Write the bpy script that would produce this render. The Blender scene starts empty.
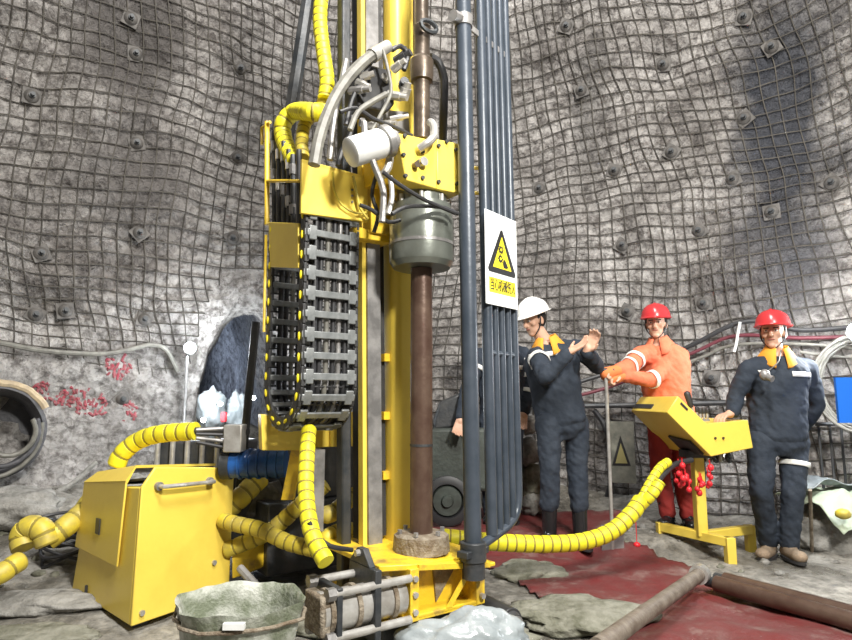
import bpy, bmesh, math, random
from mathutils import Vector, Matrix, noise, Quaternion
random.seed(7)
PI = math.pi
V = Vector
C = bpy.context.scene.collection
sc = bpy.context.scene
# ------------------------------------------------------------------ camera model
F = 600.0; HORIZON = 400.0; CAMZ = 1.1
TH = math.atan((HORIZON-320)/F); ct, st = math.cos(TH), math.sin(TH)
CAM = V((0, 0, CAMZ))
def ray(u, v):
    up = -(v-320.0)
    return V((u-426.0, F*ct-up*st, F*st+up*ct))
def D(u, v, depth):
    r = ray(u, v); return CAM + r*(depth/r.y)
def ZP(u, v, z):
    r = ray(u, v); return CAM + r*((z-CAMZ)/r.z)
# rig frame: a recedes to the right, b comes towards the camera and right
RA = math.radians(55)
A = V((math.sin(RA), math.cos(RA), 0)); B = V((math.cos(RA), -math.sin(RA), 0)); UP = V((0, 0, 1))
M0 = V((-.133, 3.2, 0))
def rig(s, t, z): return M0 + A*s + B*t + UP*z
def TP(u, v, t):
    r = ray(u, v); k = (t - (CAM-M0).dot(B))/r.dot(B); return CAM + r*k
def SP(u, v, s):
    r = ray(u, v); k = (s - (CAM-M0).dot(A))/r.dot(A); return CAM + r*k
# ------------------------------------------------------------------ materials
def nd(nt, t, **k):
    n = nt.nodes.new(t)
    for a, b in k.items():
        if a in n.inputs: n.inputs[a].default_value = b
        else: setattr(n, a, b)
    return n
def mat(name, col, rough=.5, metal=0., col2=None, scale=6., bump=0., bscale=None, emit=None, estr=0., contrast=(.35, .65), detail=5, spec=.5, alpha=1., sub=0, trans=0.):
    m = bpy.data.materials.new(name); m.use_nodes = True
    nt = m.node_tree; p = nt.nodes['Principled BSDF']; L = nt.links.new
    p.inputs['Base Color'].default_value = (*col, 1); p.inputs['Roughness'].default_value = rough
    p.inputs['Metallic'].default_value = metal; p.inputs['Specular IOR Level'].default_value = spec
    if alpha < 1: p.inputs['Alpha'].default_value = alpha
    if trans: p.inputs['Transmission Weight'].default_value = trans
    tc = nd(nt, 'ShaderNodeTexCoord')
    if col2 is not None:
        n = nd(nt, 'ShaderNodeTexNoise', Scale=scale, Detail=detail, Roughness=.6); L(tc.outputs['Object'], n.inputs['Vector'])
        r = nd(nt, 'ShaderNodeMapRange'); r.inputs[1].default_value, r.inputs[2].default_value = contrast
        L(n.outputs['Fac'], r.inputs[0])
        mx = nd(nt, 'ShaderNodeMix', data_type='RGBA'); L(r.outputs[0], mx.inputs[0])
        mx.inputs[6].default_value = (*col, 1); mx.inputs[7].default_value = (*col2, 1)
        L(mx.outputs[2], p.inputs['Base Color'])
    if bump:
        n = nd(nt, 'ShaderNodeTexNoise', Scale=bscale or scale*4, Detail=6.); L(tc.outputs['Object'], n.inputs['Vector'])
        b = nd(nt, 'ShaderNodeBump', Strength=bump, Distance=.02); L(n.outputs['Fac'], b.inputs['Height']); L(b.outputs[0], p.inputs['Normal'])
    if emit:
        p.inputs['Emission Color'].default_value = (*emit, 1); p.inputs['Emission Strength'].default_value = estr
    return m
YEL = mat('machine yellow paint', (.80, .60, .09), .36, 0, (.70, .50, .07), 3, .05, 30, contrast=(.45, .8))
YELD = mat('scuffed yellow paint', (.74, .50, .03), .4, 0, (.30, .19, .05), 9, .15, 40, contrast=(.52, .72))
HOSEY = mat('lemon hose sleeve', (.74, .66, .02), .5, 0, (.50, .41, .03), 14, contrast=(.5, .8))
SLOT = mat('grimy hose core', (.24, .19, .03), .7)
HOSED = mat('dusty lemon hose sleeve', (.58, .46, .04), .5, 0, (.30, .24, .08), 10, contrast=(.4, .75))
BLUEP = mat('blue grey paint', (.034, .045, .060), .36, .1, (.052, .064, .082), 8, .05, 40)
STEEL = mat('worn steel', (.34, .33, .32), .38, .4, (.17, .165, .16), 9, .1, 40)
STEELB = mat('bright steel', (.56, .555, .53), .3, .5, (.36, .34, .31), 14)
CHUCK = mat('machined grey green steel', (.20, .215, .19), .28, .5, (.13, .14, .12), 5, .04, 40)
BRONZE = mat('brown oily steel', (.065, .05, .037), .35, .5, (.13, .10, .075), 10, .1, 40)
RODM = mat('rust brown drill rod', (.085, .048, .035), .33, .4, (.13, .085, .062), 10, .08, 50)
RUST = mat('caked rusty steel', (.16, .12, .08), .75, .3, (.30, .26, .20), 22, .6, 60)
BLACK = mat('black plastic', (.02, .02, .022), .45, 0, (.04, .04, .04), 10)
BLK2 = mat('black rubber hose', (.025, .025, .027), .5)
DARK = mat('dark machine metal', (.03, .035, .04), .5, .3, (.07, .07, .07), 8, .15, 40)
GREYP = mat('grey chain plastic', (.24, .25, .25), .35, .2, (.15, .16, .16), 20)
DIRTW = mat('pale dusty hose', (.20, .195, .17), .5, 0, (.12, .115, .10), 20)
WHITE = mat('white enamel', (.74, .75, .74), .4, 0, (.6, .6, .58), 8)
REDP = mat('red plastic', (.65, .02, .03), .4)
BLUEM = mat('blue motor paint', (.02, .10, .33), .3, .1, (.008, .03, .09), 7)
BLUES = mat('bright blue sign', (.01, .14, .62), .5)
GREENG = mat('grey green machine paint', (.065, .078, .068), .55, .1, (.035, .04, .034), 8, .2)
SKIN = mat('skin', (.60, .37, .26), .55, 0, (.54, .31, .21), 10)
HAIR = mat('black hair', (.012, .011, .01), .7)
NAVY = mat('navy work cloth', (.016, .024, .038), .85, 0, (.026, .035, .050), 9, .35, 25)
ORANGE = mat('orange work cloth', (.74, .20, .10), .8, 0, (.62, .14, .065), 7, .35, 22)
REDC = mat('red work cloth', (.32, .028, .022), .8, 0, (.25, .02, .018), 7, .35, 22)
AMBER = mat('amber collar cloth', (.78, .34, .03), .8)
REFL = mat('silver reflective tape', (.82, .82, .78), .3, 0, (.7, .7, .66), 20)
HRED = mat('red helmet shell', (.50, .035, .04), .25)
HWHT = mat('white helmet shell', (.78, .78, .75), .28)
BOOTB = mat('black rubber boot', (.015, .015, .016), .25)
BOOTT = mat('muddy tan boot', (.28, .20, .13), .75, 0, (.18, .14, .10), 18, .3)
EYEW = mat('eye white', (.75, .72, .68), .3)
MOUTH = mat('lip', (.40, .15, .12), .5)
SACK = mat('woven sack', (.15, .17, .115), .55, 0, (.44, .45, .40), 8, .3, 90, contrast=(.4, .6))
TARP = mat('pale green tarpaulin', (.46, .53, .40), .5, 0, (.34, .40, .30), 6, .3, 12)
PLAST = mat('cloudy plastic sheet', (.34, .37, .38), .25, 0, (.20, .23, .24), 7, .4, 18, contrast=(.35, .7))
STONE = mat('greenish stone', (.11, .11, .075), .85, 0, (.24, .235, .19), 11, 1., 26)
STONEG = mat('grey stone', (.15, .145, .13), .85, 0, (.31, .30, .275), 9, 1., 24)
WOODP = mat('dusty brown pole', (.10, .075, .055), .6, .1, (.20, .17, .135), 12, .25, 60)
TAN = mat('tan fabric band', (.50, .40, .26), .85, 0, (.36, .29, .2), 16, .3)
DUCT = mat('dark rubber duct', (.05, .05, .055), .6, 0, (.10, .10, .11), 10, .4)
MESHM = mat('rusty wire', (.045, .040, .034), .75, .1, (.10, .09, .075), 5)
PLATE = mat('dull plate steel', (.07, .065, .06), .7, .1, (.14, .13, .12), 10, .3)
SIGNW = mat('white sign face', (.80, .82, .80), .4)
SIGNY = mat('yellow sign ink', (.88, .72, .02), .45)
SIGNK = mat('black sign ink', (.012, .012, .012), .5)
SIGNG = mat('grimy sign face', (.17, .165, .13), .7, 0, (.10, .10, .08), 14)
PAINTR = mat('red spray paint', (.30, .03, .05), .8, 0, (.26, .13, .13), 30)
LAMPM = mat('lit lamp lens', (1, 1, 1), .4, emit=(.93, .97, 1), estr=60)
LAMPS = mat('small lit lamp lens', (1, 1, 1), .4, emit=(.93, .97, 1), estr=30)

def rock_mat():
    m = bpy.data.materials.new('shotcrete rock'); m.use_nodes = True
    nt = m.node_tree; p = nt.nodes['Principled BSDF']; L = nt.links.new
    tc = nd(nt, 'ShaderNodeTexCoord')
    n1 = nd(nt, 'ShaderNodeTexNoise', Scale=.9, Detail=7., Roughness=.65); n2 = nd(nt, 'ShaderNodeTexNoise', Scale=12., Detail=8., Roughness=.72)
    for n in (n1, n2): L(tc.outputs['Object'], n.inputs['Vector'])
    cr = nd(nt, 'ShaderNodeValToRGB'); e = cr.color_ramp.elements
    e[0].position = .36; e[0].color = (.24, .22, .205, 1); e[1].position = .6; e[1].color = (.62, .59, .56, 1)
    L(n1.outputs['Fac'], cr.inputs[0])
    cr2 = nd(nt, 'ShaderNodeValToRGB'); e = cr2.color_ramp.elements
    e[0].position = .38; e[0].color = (.22, .20, .19, 1); e[1].position = .55; e[1].color = (1, 1, 1, 1)
    L(n2.outputs['Fac'], cr2.inputs[0])
    mx = nd(nt, 'ShaderNodeMix', data_type='RGBA', blend_type='MULTIPLY'); mx.inputs[0].default_value = .85
    L(cr.outputs[0], mx.inputs[6]); L(cr2.outputs[0], mx.inputs[7])
    last = mx.outputs[2]
    # ragged dark patches: wet streak at right, painted-in shading at upper left
    warp = nd(nt, 'ShaderNodeTexNoise', Scale=1.6, Detail=5.); L(tc.outputs['Object'], warp.inputs['Vector'])
    wv = nd(nt, 'ShaderNodeVectorMath', operation='MULTIPLY_ADD'); L(warp.outputs['Color'], wv.inputs[0]); wv.inputs[1].default_value = (.9, .9, .9); L(tc.outputs['Object'], wv.inputs[2])
    for (cx, cy, cz, rx, ry, rz, amt, colr) in DARK_PATCHES:
        sb = nd(nt, 'ShaderNodeVectorMath', operation='SUBTRACT'); L(wv.outputs[0], sb.inputs[0]); sb.inputs[1].default_value = (cx+.45, cy+.45, cz+.45)
        dv = nd(nt, 'ShaderNodeVectorMath', operation='DIVIDE'); L(sb.outputs[0], dv.inputs[0]); dv.inputs[1].default_value = (rx, ry, rz)
        ln = nd(nt, 'ShaderNodeVectorMath', operation='LENGTH'); L(dv.outputs[0], ln.inputs[0])
        mr = nd(nt, 'ShaderNodeMapRange'); L(ln.outputs['Value'], mr.inputs[0])
        mr.inputs[1].default_value = .55; mr.inputs[2].default_value = 1.15; mr.inputs[3].default_value = amt; mr.inputs[4].default_value = 0
        m2 = nd(nt, 'ShaderNodeMix', data_type='RGBA'); L(mr.outputs[0], m2.inputs[0]); L(last, m2.inputs[6]); m2.inputs[7].default_value = (*colr, 1)
        last = m2.outputs[2]
    L(last, p.inputs['Base Color'])
    p.inputs['Roughness'].default_value = .72
    nb = nd(nt, 'ShaderNodeTexNoise', Scale=14., Detail=9., Roughness=.7); L(tc.outputs['Object'], nb.inputs['Vector'])
    vb = nd(nt, 'ShaderNodeTexVoronoi', Scale=11.); L(tc.outputs['Object'], vb.inputs['Vector'])
    b1 = nd(nt, 'ShaderNodeBump', Strength=1., Distance=.09); L(nb.outputs['Fac'], b1.inputs['Height'])
    b2 = nd(nt, 'ShaderNodeBump', Strength=.8, Distance=.07); L(vb.outputs['Distance'], b2.inputs['Height']); L(b1.outputs[0], b2.inputs['Normal'])
    L(b2.outputs[0], p.inputs['Normal'])
    return m
def floor_mat():
    m = bpy.data.materials.new('wet muddy ground'); m.use_nodes = True
    nt = m.node_tree; p = nt.nodes['Principled BSDF']; L = nt.links.new
    tc = nd(nt, 'ShaderNodeTexCoord')
    n1 = nd(nt, 'ShaderNodeTexNoise', Scale=1.3, Detail=8., Roughness=.65); n2 = nd(nt, 'ShaderNodeTexNoise', Scale=16., Detail=8., Roughness=.7)
    for n in (n1, n2): L(tc.outputs['Object'], n.inputs['Vector'])
    cr = nd(nt, 'ShaderNodeValToRGB'); e = cr.color_ramp.elements
    e[0].position = .38; e[0].color = (.15, .138, .115, 1); e[1].position = .62; e[1].color = (.42, .40, .355, 1)
    L(n1.outputs['Fac'], cr.inputs[0])
    cr2 = nd(nt, 'ShaderNodeValToRGB'); e = cr2.color_ramp.elements
    e[0].position = .35; e[0].color = (.4, .4, .4, 1); e[1].position = .62; e[1].color = (1.0, 1.0, 1.0, 1)
    L(n2.outputs['Fac'], cr2.inputs[0])
    mx = nd(nt, 'ShaderNodeMix', data_type='RGBA', blend_type='MULTIPLY'); mx.inputs[0].default_value = 1
    L(cr.outputs[0], mx.inputs[6]); L(cr2.outputs[0], mx.inputs[7]); L(mx.outputs[2], p.inputs['Base Color'])
    rr = nd(nt, 'ShaderNodeMapRange'); L(n1.outputs['Fac'], rr.inputs[0]); rr.inputs[1].default_value = .42; rr.inputs[2].default_value = .55
    rr.inputs[3].default_value = .25; rr.inputs[4].default_value = .85; L(rr.outputs[0], p.inputs['Roughness'])
    b = nd(nt, 'ShaderNodeBump', Strength=.7, Distance=.03); L(n2.outputs['Fac'], b.inputs['Height']); L(b.outputs[0], p.inputs['Normal'])
    return m
def carpet_mat():
    m = bpy.data.materials.new('dirty red mat'); m.use_nodes = True
    nt = m.node_tree; p = nt.nodes['Principled BSDF']; L = nt.links.new
    tc = nd(nt, 'ShaderNodeTexCoord')
    n1 = nd(nt, 'ShaderNodeTexNoise', Scale=3.2, Detail=9., Roughness=.72); n2 = nd(nt, 'ShaderNodeTexNoise', Scale=45., Detail=5.)
    for n in (n1, n2): L(tc.outputs['Object'], n.inputs['Vector'])
    cr = nd(nt, 'ShaderNodeValToRGB'); e = cr.color_ramp.elements
    e[0].position = .38; e[0].color = (.14, .018, .018, 1); e[1].position = .70; e[1].color = (.23, .165, .145, 1)
    k = e.new(.54); k.color = (.13, .038, .035, 1)
    L(n1.outputs['Fac'], cr.inputs[0]); L(cr.outputs[0], p.inputs['Base Color'])
    p.inputs['Roughness'].default_value = .6
    b = nd(nt, 'ShaderNodeBump', Strength=.6, Distance=.01); L(n2.outputs['Fac'], b.inputs['Height']); L(b.outputs[0], p.inputs['Normal'])
    return m
# ------------------------------------------------------------------ mesh builder
class MB:
    def __init__(s): s.v = []; s.f = []
    def add(s, vs, fs):
        k = len(s.v); s.v += [V(x) for x in vs]; s.f += [tuple(i+k for i in f) for f in fs]; return s
    def box(s, c, size, ax=None):
        c = V(c); x, y, z = ax or (V((1, 0, 0)), V((0, 1, 0)), UP); hx, hy, hz = (k/2 for k in size)
        vs = [c + x*hx*i + y*hy*j + z*hz*k for k in (-1, 1) for j in (-1, 1) for i in (-1, 1)]
        fs = [(0, 2, 3, 1), (4, 5, 7, 6), (0, 1, 5, 4), (2, 6, 7, 3), (0, 4, 6, 2), (1, 3, 7, 5)]
        if x.cross(y).dot(z) < 0: fs = [f[::-1] for f in fs]
        return s.add(vs, fs)
    def rbox(s, s0, s1, t0, t1, z0, z1):      # box in the rig frame
        return s.box(rig((s0+s1)/2, (t0+t1)/2, (z0+z1)/2), (s1-s0, t1-t0, z1-z0), (A, B, UP))
    def cyl(s, p0, p1, r0, r1=None, n=20):
        return s.tube([p0, p1], r0, n, r1=r1)
    def tube(s, pts, r, n=10, r1=None, rf=None, closed=False):
        pts = [V(p) for p in pts]; m = len(pts)
        t0 = (pts[1]-pts[0]).normalized(); ref = UP if abs(t0.z) < .9 else V((1, 0, 0))
        nx = t0.cross(ref).normalized(); rings = []
        for i, p in enumerate(pts):
            if closed: t = (pts[(i+1) % m]-pts[i-1])
            else: t = pts[min(i+1, m-1)]-pts[max(i-1, 0)]
            if t.length < 1e-9: t = t0
            t.normalize(); nx = (nx - t*nx.dot(t)).normalized(); ny = t.cross(nx)
            k = i/(m-1); rr = rf(i) if rf else (r if r1 is None else r + (r1-r)*k)
            rings.append([p + (nx*math.cos(2*PI*j/n) + ny*math.sin(2*PI*j/n))*rr for j in range(n)])
        vs = [q for g in rings for q in g]
        fs = [(i*n+j, i*n+(j+1) % n, (i+1)*n+(j+1) % n, (i+1)*n+j) for i in range(m-1) for j in range(n)]
        if closed: fs += [((m-1)*n+j, (m-1)*n+(j+1) % n, (j+1) % n, j) for j in range(n)]
        else: fs += [tuple(range(n))[::-1], tuple((m-1)*n+j for j in range(n))]
        return s.add(vs, fs)
    def ell(s, c, r, ax=None, n=16, m=10):
        c = V(c); x, y, z = ax or (V((1, 0, 0)), V((0, 1, 0)), UP); vs = []
        for i in range(1, m):
            ph = PI*i/m
            for j in range(n):
                a = 2*PI*j/n
                vs.append(c + x*r[0]*math.sin(ph)*math.cos(a) + y*r[1]*math.sin(ph)*math.sin(a) + z*r[2]*math.cos(ph))
        t = len(vs); vs += [c+z*r[2], c-z*r[2]]
        fs = [(i*n+j, (i+1)*n+j, (i+1)*n+(j+1) % n, i*n+(j+1) % n) for i in range(m-2) for j in range(n)]
        fs += [(t, j, (j+1) % n) for j in range(n)] + [((m-2)*n+j, t+1, (m-2)*n+(j+1) % n) for j in range(n)]
        return s.add(vs, fs)
    def cap(s, p0, p1, r0, r1, n=14):            # tapered capsule
        p0, p1 = V(p0), V(p1); d = (p1-p0); L = d.length; d = d.normalized() if L > 1e-6 else UP
        pts = []; rs = []
        for k in (-.98, -.8, -.45): pts.append(p0 + d*r0*k); rs.append(r0*math.sqrt(1-k*k))
        pts.append(p0); rs.append(r0); pts.append(p0.lerp(p1, .5)); rs.append((r0+r1)/2); pts.append(p1); rs.append(r1)
        for k in (.45, .8, .98): pts.append(p1 + d*r1*k); rs.append(r1*math.sqrt(1-k*k))
        return s.tube(pts, 0, n, rf=lambda i: rs[i])
    def prism(s, poly, vec):                     # poly: list of points, extruded by vec
        poly = [V(p) for p in poly]; vec = V(vec); n = len(poly)
        nn = V((0, 0, 0))
        for i in range(n): nn += (poly[i]-poly[0]).cross(poly[(i+1) % n]-poly[0])
        if nn.dot(vec) > 0: poly = poly[::-1]
        vs = poly + [p+vec for p in poly]
        fs = [tuple(range(n)), tuple(range(2*n-1, n-1, -1))] + [(i, i+n, (i+1) % n+n, (i+1) % n) for i in range(n)]
        return s.add(vs, fs)
    def lathe(s, c, ax, prof, n=28):              # prof: (along axis, radius)
        c = V(c); ax = V(ax).normalized()
        return s.tube([c + ax*h for h, r in prof], 0, n, rf=lambda i: max(prof[i][1], 1e-4)) if all(abs(prof[i+1][0]-prof[i][0]) > 1e-5 for i in range(len(prof)-1)) else s._lathe(c, ax, prof, n)
    def shear(s, k):
        for v in s.v: v.x -= k*(v.z-.4)
        return s
    def _lathe(s, c, ax, prof, n=28):
        c = V(c); ax = V(ax).normalized()
        ref = UP if abs(ax.z) < .9 else V((1, 0, 0)); nx = ax.cross(ref).normalized(); ny = ax.cross(nx)
        vs = [c + ax*h + (nx*math.cos(2*PI*j/n)+ny*math.sin(2*PI*j/n))*max(r, 1e-4) for h, r in prof for j in range(n)]; m = len(prof)
        fs = [(i*n+j, i*n+(j+1) % n, (i+1)*n+(j+1) % n, (i+1)*n+j) for i in range(m-1) for j in range(n)]
        fs += [tuple(range(n))[::-1], tuple((m-1)*n+j for j in range(n))]
        return s.add(vs, fs)
    def build(s, name, m, parent=None, bevel=0., smooth=35, kind=None, label=None, remesh=0., sm=0, wr=0., raw=False):
        org = wpos(parent) if parent and not raw else V((0, 0, 0))
        me = bpy.data.meshes.new(name); me.from_pydata([v-org for v in s.v], [], s.f); me.materials.append(m)
        o = bpy.data.objects.new(name, me); C.objects.link(o)
        if parent: o.parent = parent
        if kind: o['kind'] = kind
        if label: o['label'] = label
        if bevel:
            b = o.modifiers.new('bevel', 'BEVEL'); b.width = bevel; b.segments = 2; b.limit_method = 'ANGLE'; b.angle_limit = math.radians(40)
        if remesh:
            r = o.modifiers.new('r', 'REMESH'); r.mode = 'VOXEL'; r.voxel_size = remesh
            if sm:
                q = o.modifiers.new('s', 'SMOOTH'); q.factor = .5; q.iterations = sm
            dg = bpy.context.evaluated_depsgraph_get(); me2 = bpy.data.meshes.new_from_object(o.evaluated_get(dg)); o.modifiers.clear(); o.data = me2
            if wr:
                ns = [x.vector.copy() for x in me2.vertex_normals]
                for i, x in enumerate(me2.vertices):
                    q = (x.co+org); k = noise.noise(V((q.x*14, q.y*14, q.z*9))) + .6*noise.noise(V((q.x*30+q.z*18, q.y*30, q.z*22)))
                    x.co += ns[i]*wr*k
            me2.name = name; me = me2
            if not me.materials: me.materials.append(m)
        me.shade_smooth()
        if smooth < 180 and not remesh: me.set_sharp_from_angle(angle=math.radians(smooth))
        return o
def wpos(o):
    p = V((0, 0, 0))
    while o: p += o.location; o = o.parent
    return p
def tag(o, label, cat, group=None, kind=None):
    o['label'] = label; o['category'] = cat
    if group: o['group'] = group
    if kind: o['kind'] = kind
    return o
def thing(name, label, cat, loc, group=None, rot=None):
    o = bpy.data.objects.new(name, None); C.objects.link(o); o.location = loc; o.empty_display_size = .1
    if rot: o.rotation_euler = rot
    return tag(o, label, cat, group)
def dup(root, label=None, loc=None, quat=None, scale=None, group=None):
    r = root.copy(); C.objects.link(r)
    for ch in list(root.children):
        c = ch.copy(); C.objects.link(c); c.parent = r
        for g in ch.children:
            d = g.copy(); C.objects.link(d); d.parent = c
    if label: r['label'] = label
    if group: r['group'] = group
    if loc is not None: r.location = loc
    if quat: r.rotation_mode = 'QUATERNION'; r.rotation_quaternion = quat
    if scale: r.scale = (scale,)*3
    return r
def spline(pts, step=.03):
    pts = [V(p) for p in pts]; P = [pts[0]*2-pts[1]] + pts + [pts[-1]*2-pts[-2]]; out = []
    for i in range(1, len(P)-2):
        n = max(2, int((P[i+1]-P[i]).length/step))
        for k in range(n):
            t = k/n; a, b, c, d = P[i-1], P[i], P[i+1], P[i+2]
            out.append(.5*((2*b) + (c-a)*t + (2*a-5*b+4*c-d)*t*t + (3*b-a-3*c+d)*t**3))
    out.append(pts[-1]); return out
def hose(name, pts, r, m, parent=None, n=10, step=.03, label=None):
    return MB().tube(spline(pts, step), r, n).build(name, m, parent, label=label)
def sleeve(name, pts, r, m, parent=None, pitch=.055, label=None):   # spirally wrapped corrugated sleeve
    sp = spline(pts, pitch/4); cum = [0]
    for i in range(1, len(sp)): cum.append(cum[-1]+(sp[i]-sp[i-1]).length)
    n_ = max(7, int(cum[-1]/(pitch/7))); out = []; i = 0
    for k in range(n_+1):
        d_ = cum[-1]*k/n_
        while i < len(sp)-2 and cum[i+1] < d_: i += 1
        out.append(sp[i].lerp(sp[i+1], (d_-cum[i])/max(1e-9, cum[i+1]-cum[i])))
    prof = [.87, 1.0, 1.01, 1.01, 1.01, 1.0, .995]
    o_ = MB().tube(out, r, 16, rf=lambda i: r*prof[i % 7]).build(name, m, parent, smooth=30, label=label)
    MB().tube(out[1:-1:3], r*.955, 14).build('inner_hose', SLOT, o_, label='dark hose showing between the turns of the sleeve')
    return o_
# ------------------------------------------------------------------ chamber
WC = V((0, 1.0, 0)); WR = 5.2
def bolt_dents(): return BOLTS
BOLTS = []
def fbm(x, y, z, o=4):
    return noise.fractal(V((x, y, z)), 1.0, 2.0, o)
def wall_r(th, z):
    zz = max(z, 0)
    r = WR*(1.0 if zz < 2.6 else math.sqrt(max(0, 1-((zz-2.6)/5.6)**2)))
    q = V((math.sin(th)*5, math.cos(th)*5, z))
    lw = .03 if z < 1.9 and th < 0 else 0
    r += .26*noise.noise(q*.62+V((3, 1, 7))) + .13*noise.noise(q*1.5) + .045*noise.noise(q*4.2) + (.018+lw*.6)*noise.noise(q*11)
    for bt, bz in BOLTS:
        dx = (th-bt)*5.2; d2 = dx*dx+(z-bz)**2
        if d2 < .5: r += .07*math.exp(-d2/.04)
    return r
def wallp(th, z, off=0):
    r = wall_r(th, z)-off; return V((WC.x+math.sin(th)*r, WC.y+math.cos(th)*r, z))
def wallhit(u, v, off=0.):
    r = ray(u, v); r = r/r.y; lo, hi = 1.5, 9.0; k = lo
    while k < hi:
        p = CAM+r*k; d = p-WC; th = math.atan2(d.x, d.y)
        if math.hypot(d.x, d.y) > wall_r(th, p.z)-off: break
        k += .03
    return p, th
bpx = [(32, 95), (137, 142), (241, 67), (238, 157), (131, 18), (136, 53), (41, 253), (140, 232), (36, 314), (145, 319), (66, 310), (233, 238), (123, 399),
       (566, 25), (663, 64), (581, 89), (744, 118), (671, 151), (614, 170), (539, 188), (732, 178), (698, 230), (622, 245), (744, 17), (771, 211), (771, 45), (831, 182), (627, 311), (711, 378), (703, 303)]
tmp = []
for (u, v) in bpx:
    p, th = wallhit(u, v); tmp.append((th, p.z))
BOLTS = tmp
_t = wallhit(246, 380)[1]; TUN_TH = _t; TUN_W = .50; TUN_H = 1.98
def in_tunnel(th, z, g=1.08):
    dx = abs(th-TUN_TH)*5.2
    if dx > TUN_W*g: return False
    return z < TUN_H*g*math.sqrt(max(0, 1-(dx/(TUN_W*g))**2.6))
def dark_patch(u, v, rx, rz, amt, col):
    p, th = wallhit(u, v); return (p.x, p.y, p.z, rx, 1.0, rz, amt, col)
DARK_PATCHES = [dark_patch(772, 130, .40, 1.5, .92, (.04, .045, .06)), dark_patch(775, 250, .40, .9, .75, (.07, .07, .08)), dark_patch(135, 20, .40, 1.0, .85, (.09, .08, .075)),
          dark_patch(150, 175, .75, .55, .7, (.11, .10, .095)), dark_patch(65, 420, 1.0, .5, .3, (.14, .135, .125)), dark_patch(590, 115, .18, .9, .5, (.10, .095, .09)), dark_patch(345, 60, .5, 2, .35, (.13, .12, .115))]  # both upper left patches put shading into the rock colour
ROCK = rock_mat()
# wall ring
NTH, NZ = 800, 150
ZTOP = 7.9
vs = []; fs = []
for j in range(NZ+1):
    z = -.25 + (ZTOP+.25)*j/NZ
    for i in range(NTH): vs.append(wallp(-PI+2*PI*i/NTH, z))
for j in range(NZ):
    z = -.25 + (ZTOP+.25)*(j+.5)/NZ
    for i in range(NTH):
        th = -PI+2*PI*(i+.5)/NTH
        if in_tunnel(th, z): continue
        i2 = (i+1) % NTH; fs.append((j*NTH+i, (j+1)*NTH+i, (j+1)*NTH+i2, j*NTH+i2))
mb = MB(); mb.add(vs, fs); o = mb.build('wall_chamber', ROCK, kind='structure', smooth=180)
# dome cap
vs = [wallp(-PI+2*PI*i/64, ZTOP) for i in range(64)] + [V((0, 1, ZTOP+.3))]
mb = MB(); mb.add(vs, [(i, 64, (i+1) % 64) for i in range(64)]); mb.build('ceiling', ROCK, kind='structure')
# side tunnel
tdir = V((math.sin(TUN_TH-.28), math.cos(TUN_TH-.28), 0)); tside = V((math.cos(TUN_TH), -math.sin(TUN_TH), 0))
tc0 = wallp(TUN_TH, 1.0); tc0.z = 0
vs = []; n = 36; m = 28
for k in range(m):
    for i in range(n+1):
        a_ = PI*i/n; w = -math.cos(a_); zz = TUN_H*max(0, 1-abs(w)**2.6)**.5
        if i in (0, n): zz = -.2
        if k < 4:
            g, of = ((1.24, -.06), (1.14, .05), (1.03, .04), (.98, -.12))[k]
            g += .03*noise.noise(V((i*.5, k, 0))); p = wallp(TUN_TH+w*TUN_W*g/5.2, zz*(g if zz > 0 else 1), of)
        else:
            c = tc0 + tdir*(.1+(k-4)*.22); grow = 1.0+.03*min(k-4, 12)
            p = c + tside*(w*TUN_W*grow) + UP*(zz*grow if 0 < i < n else -.2)
            q = noise.noise(p*2.1)*.09 + noise.noise(p*6)*.03
            if 0 < i < n: p += tside*q*w + UP*q
        vs.append(p)
n1 = n+1
fs = [(k*n1+i, k*n1+i+1, (k+1)*n1+i+1, (k+1)*n1+i) for k in range(m-1) for i in range(n)]
fs.append(tuple((m-1)*n1+i for i in range(n1)))
MB().add(vs, fs).build('wall_tunnel', ROCK, kind='structure', smooth=180)
# floor
def fh(x, y):
    h = .028*fbm(x*1.3, y*1.3, 2, 4) + .012*noise.noise(V((x*9, y*9, 1)))
    d = V((x, y-1.0)); rr = d.length
    k = max(0, min(1, (y-4.35)/.25)) * (1-max(0, min(1, (x-2.0)/.35))); h += .10*k
    e = max(0, rr-4.2); h += .16*e*e
    if x < -1.3 and y > 3.4:
        l = min(1, (-1.3-x)/1.2)*min(1, (y-3.4)/1.0); h += l*(.20+.10*fbm(x*2.3, y*2.3, 5, 4))
    return h
FL = []; gx, gy = 250, 260; x0, x1, y0, y1 = -6.6, 6.2, -4.8, 8.0
for j in range(gy+1):
    for i in range(gx+1):
        x = x0+(x1-x0)*i/gx; y = y0+(y1-y0)*j/gy; FL.append(V((x, y, fh(x, y) if y < 6.9 else .5)))
fs = [(j*(gx+1)+i, j*(gx+1)+i+1, (j+1)*(gx+1)+i+1, (j+1)*(gx+1)+i) for j in range(gy) for i in range(gx)]
MB().add(FL, fs).build('floor', floor_mat(), kind='structure', smooth=180)
def G(u, v, dz=0.):                    # the ground point behind a pixel
    r = ray(u, v); r = r/r.y; k = 1.5
    while k < 8:
        p = CAM+r*k
        if p.z < fh(p.x, p.y)+dz: break
        k += .01
    return p
def gp(x, y, dz=0): return V((x, y, fh(x, y)+dz))
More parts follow.
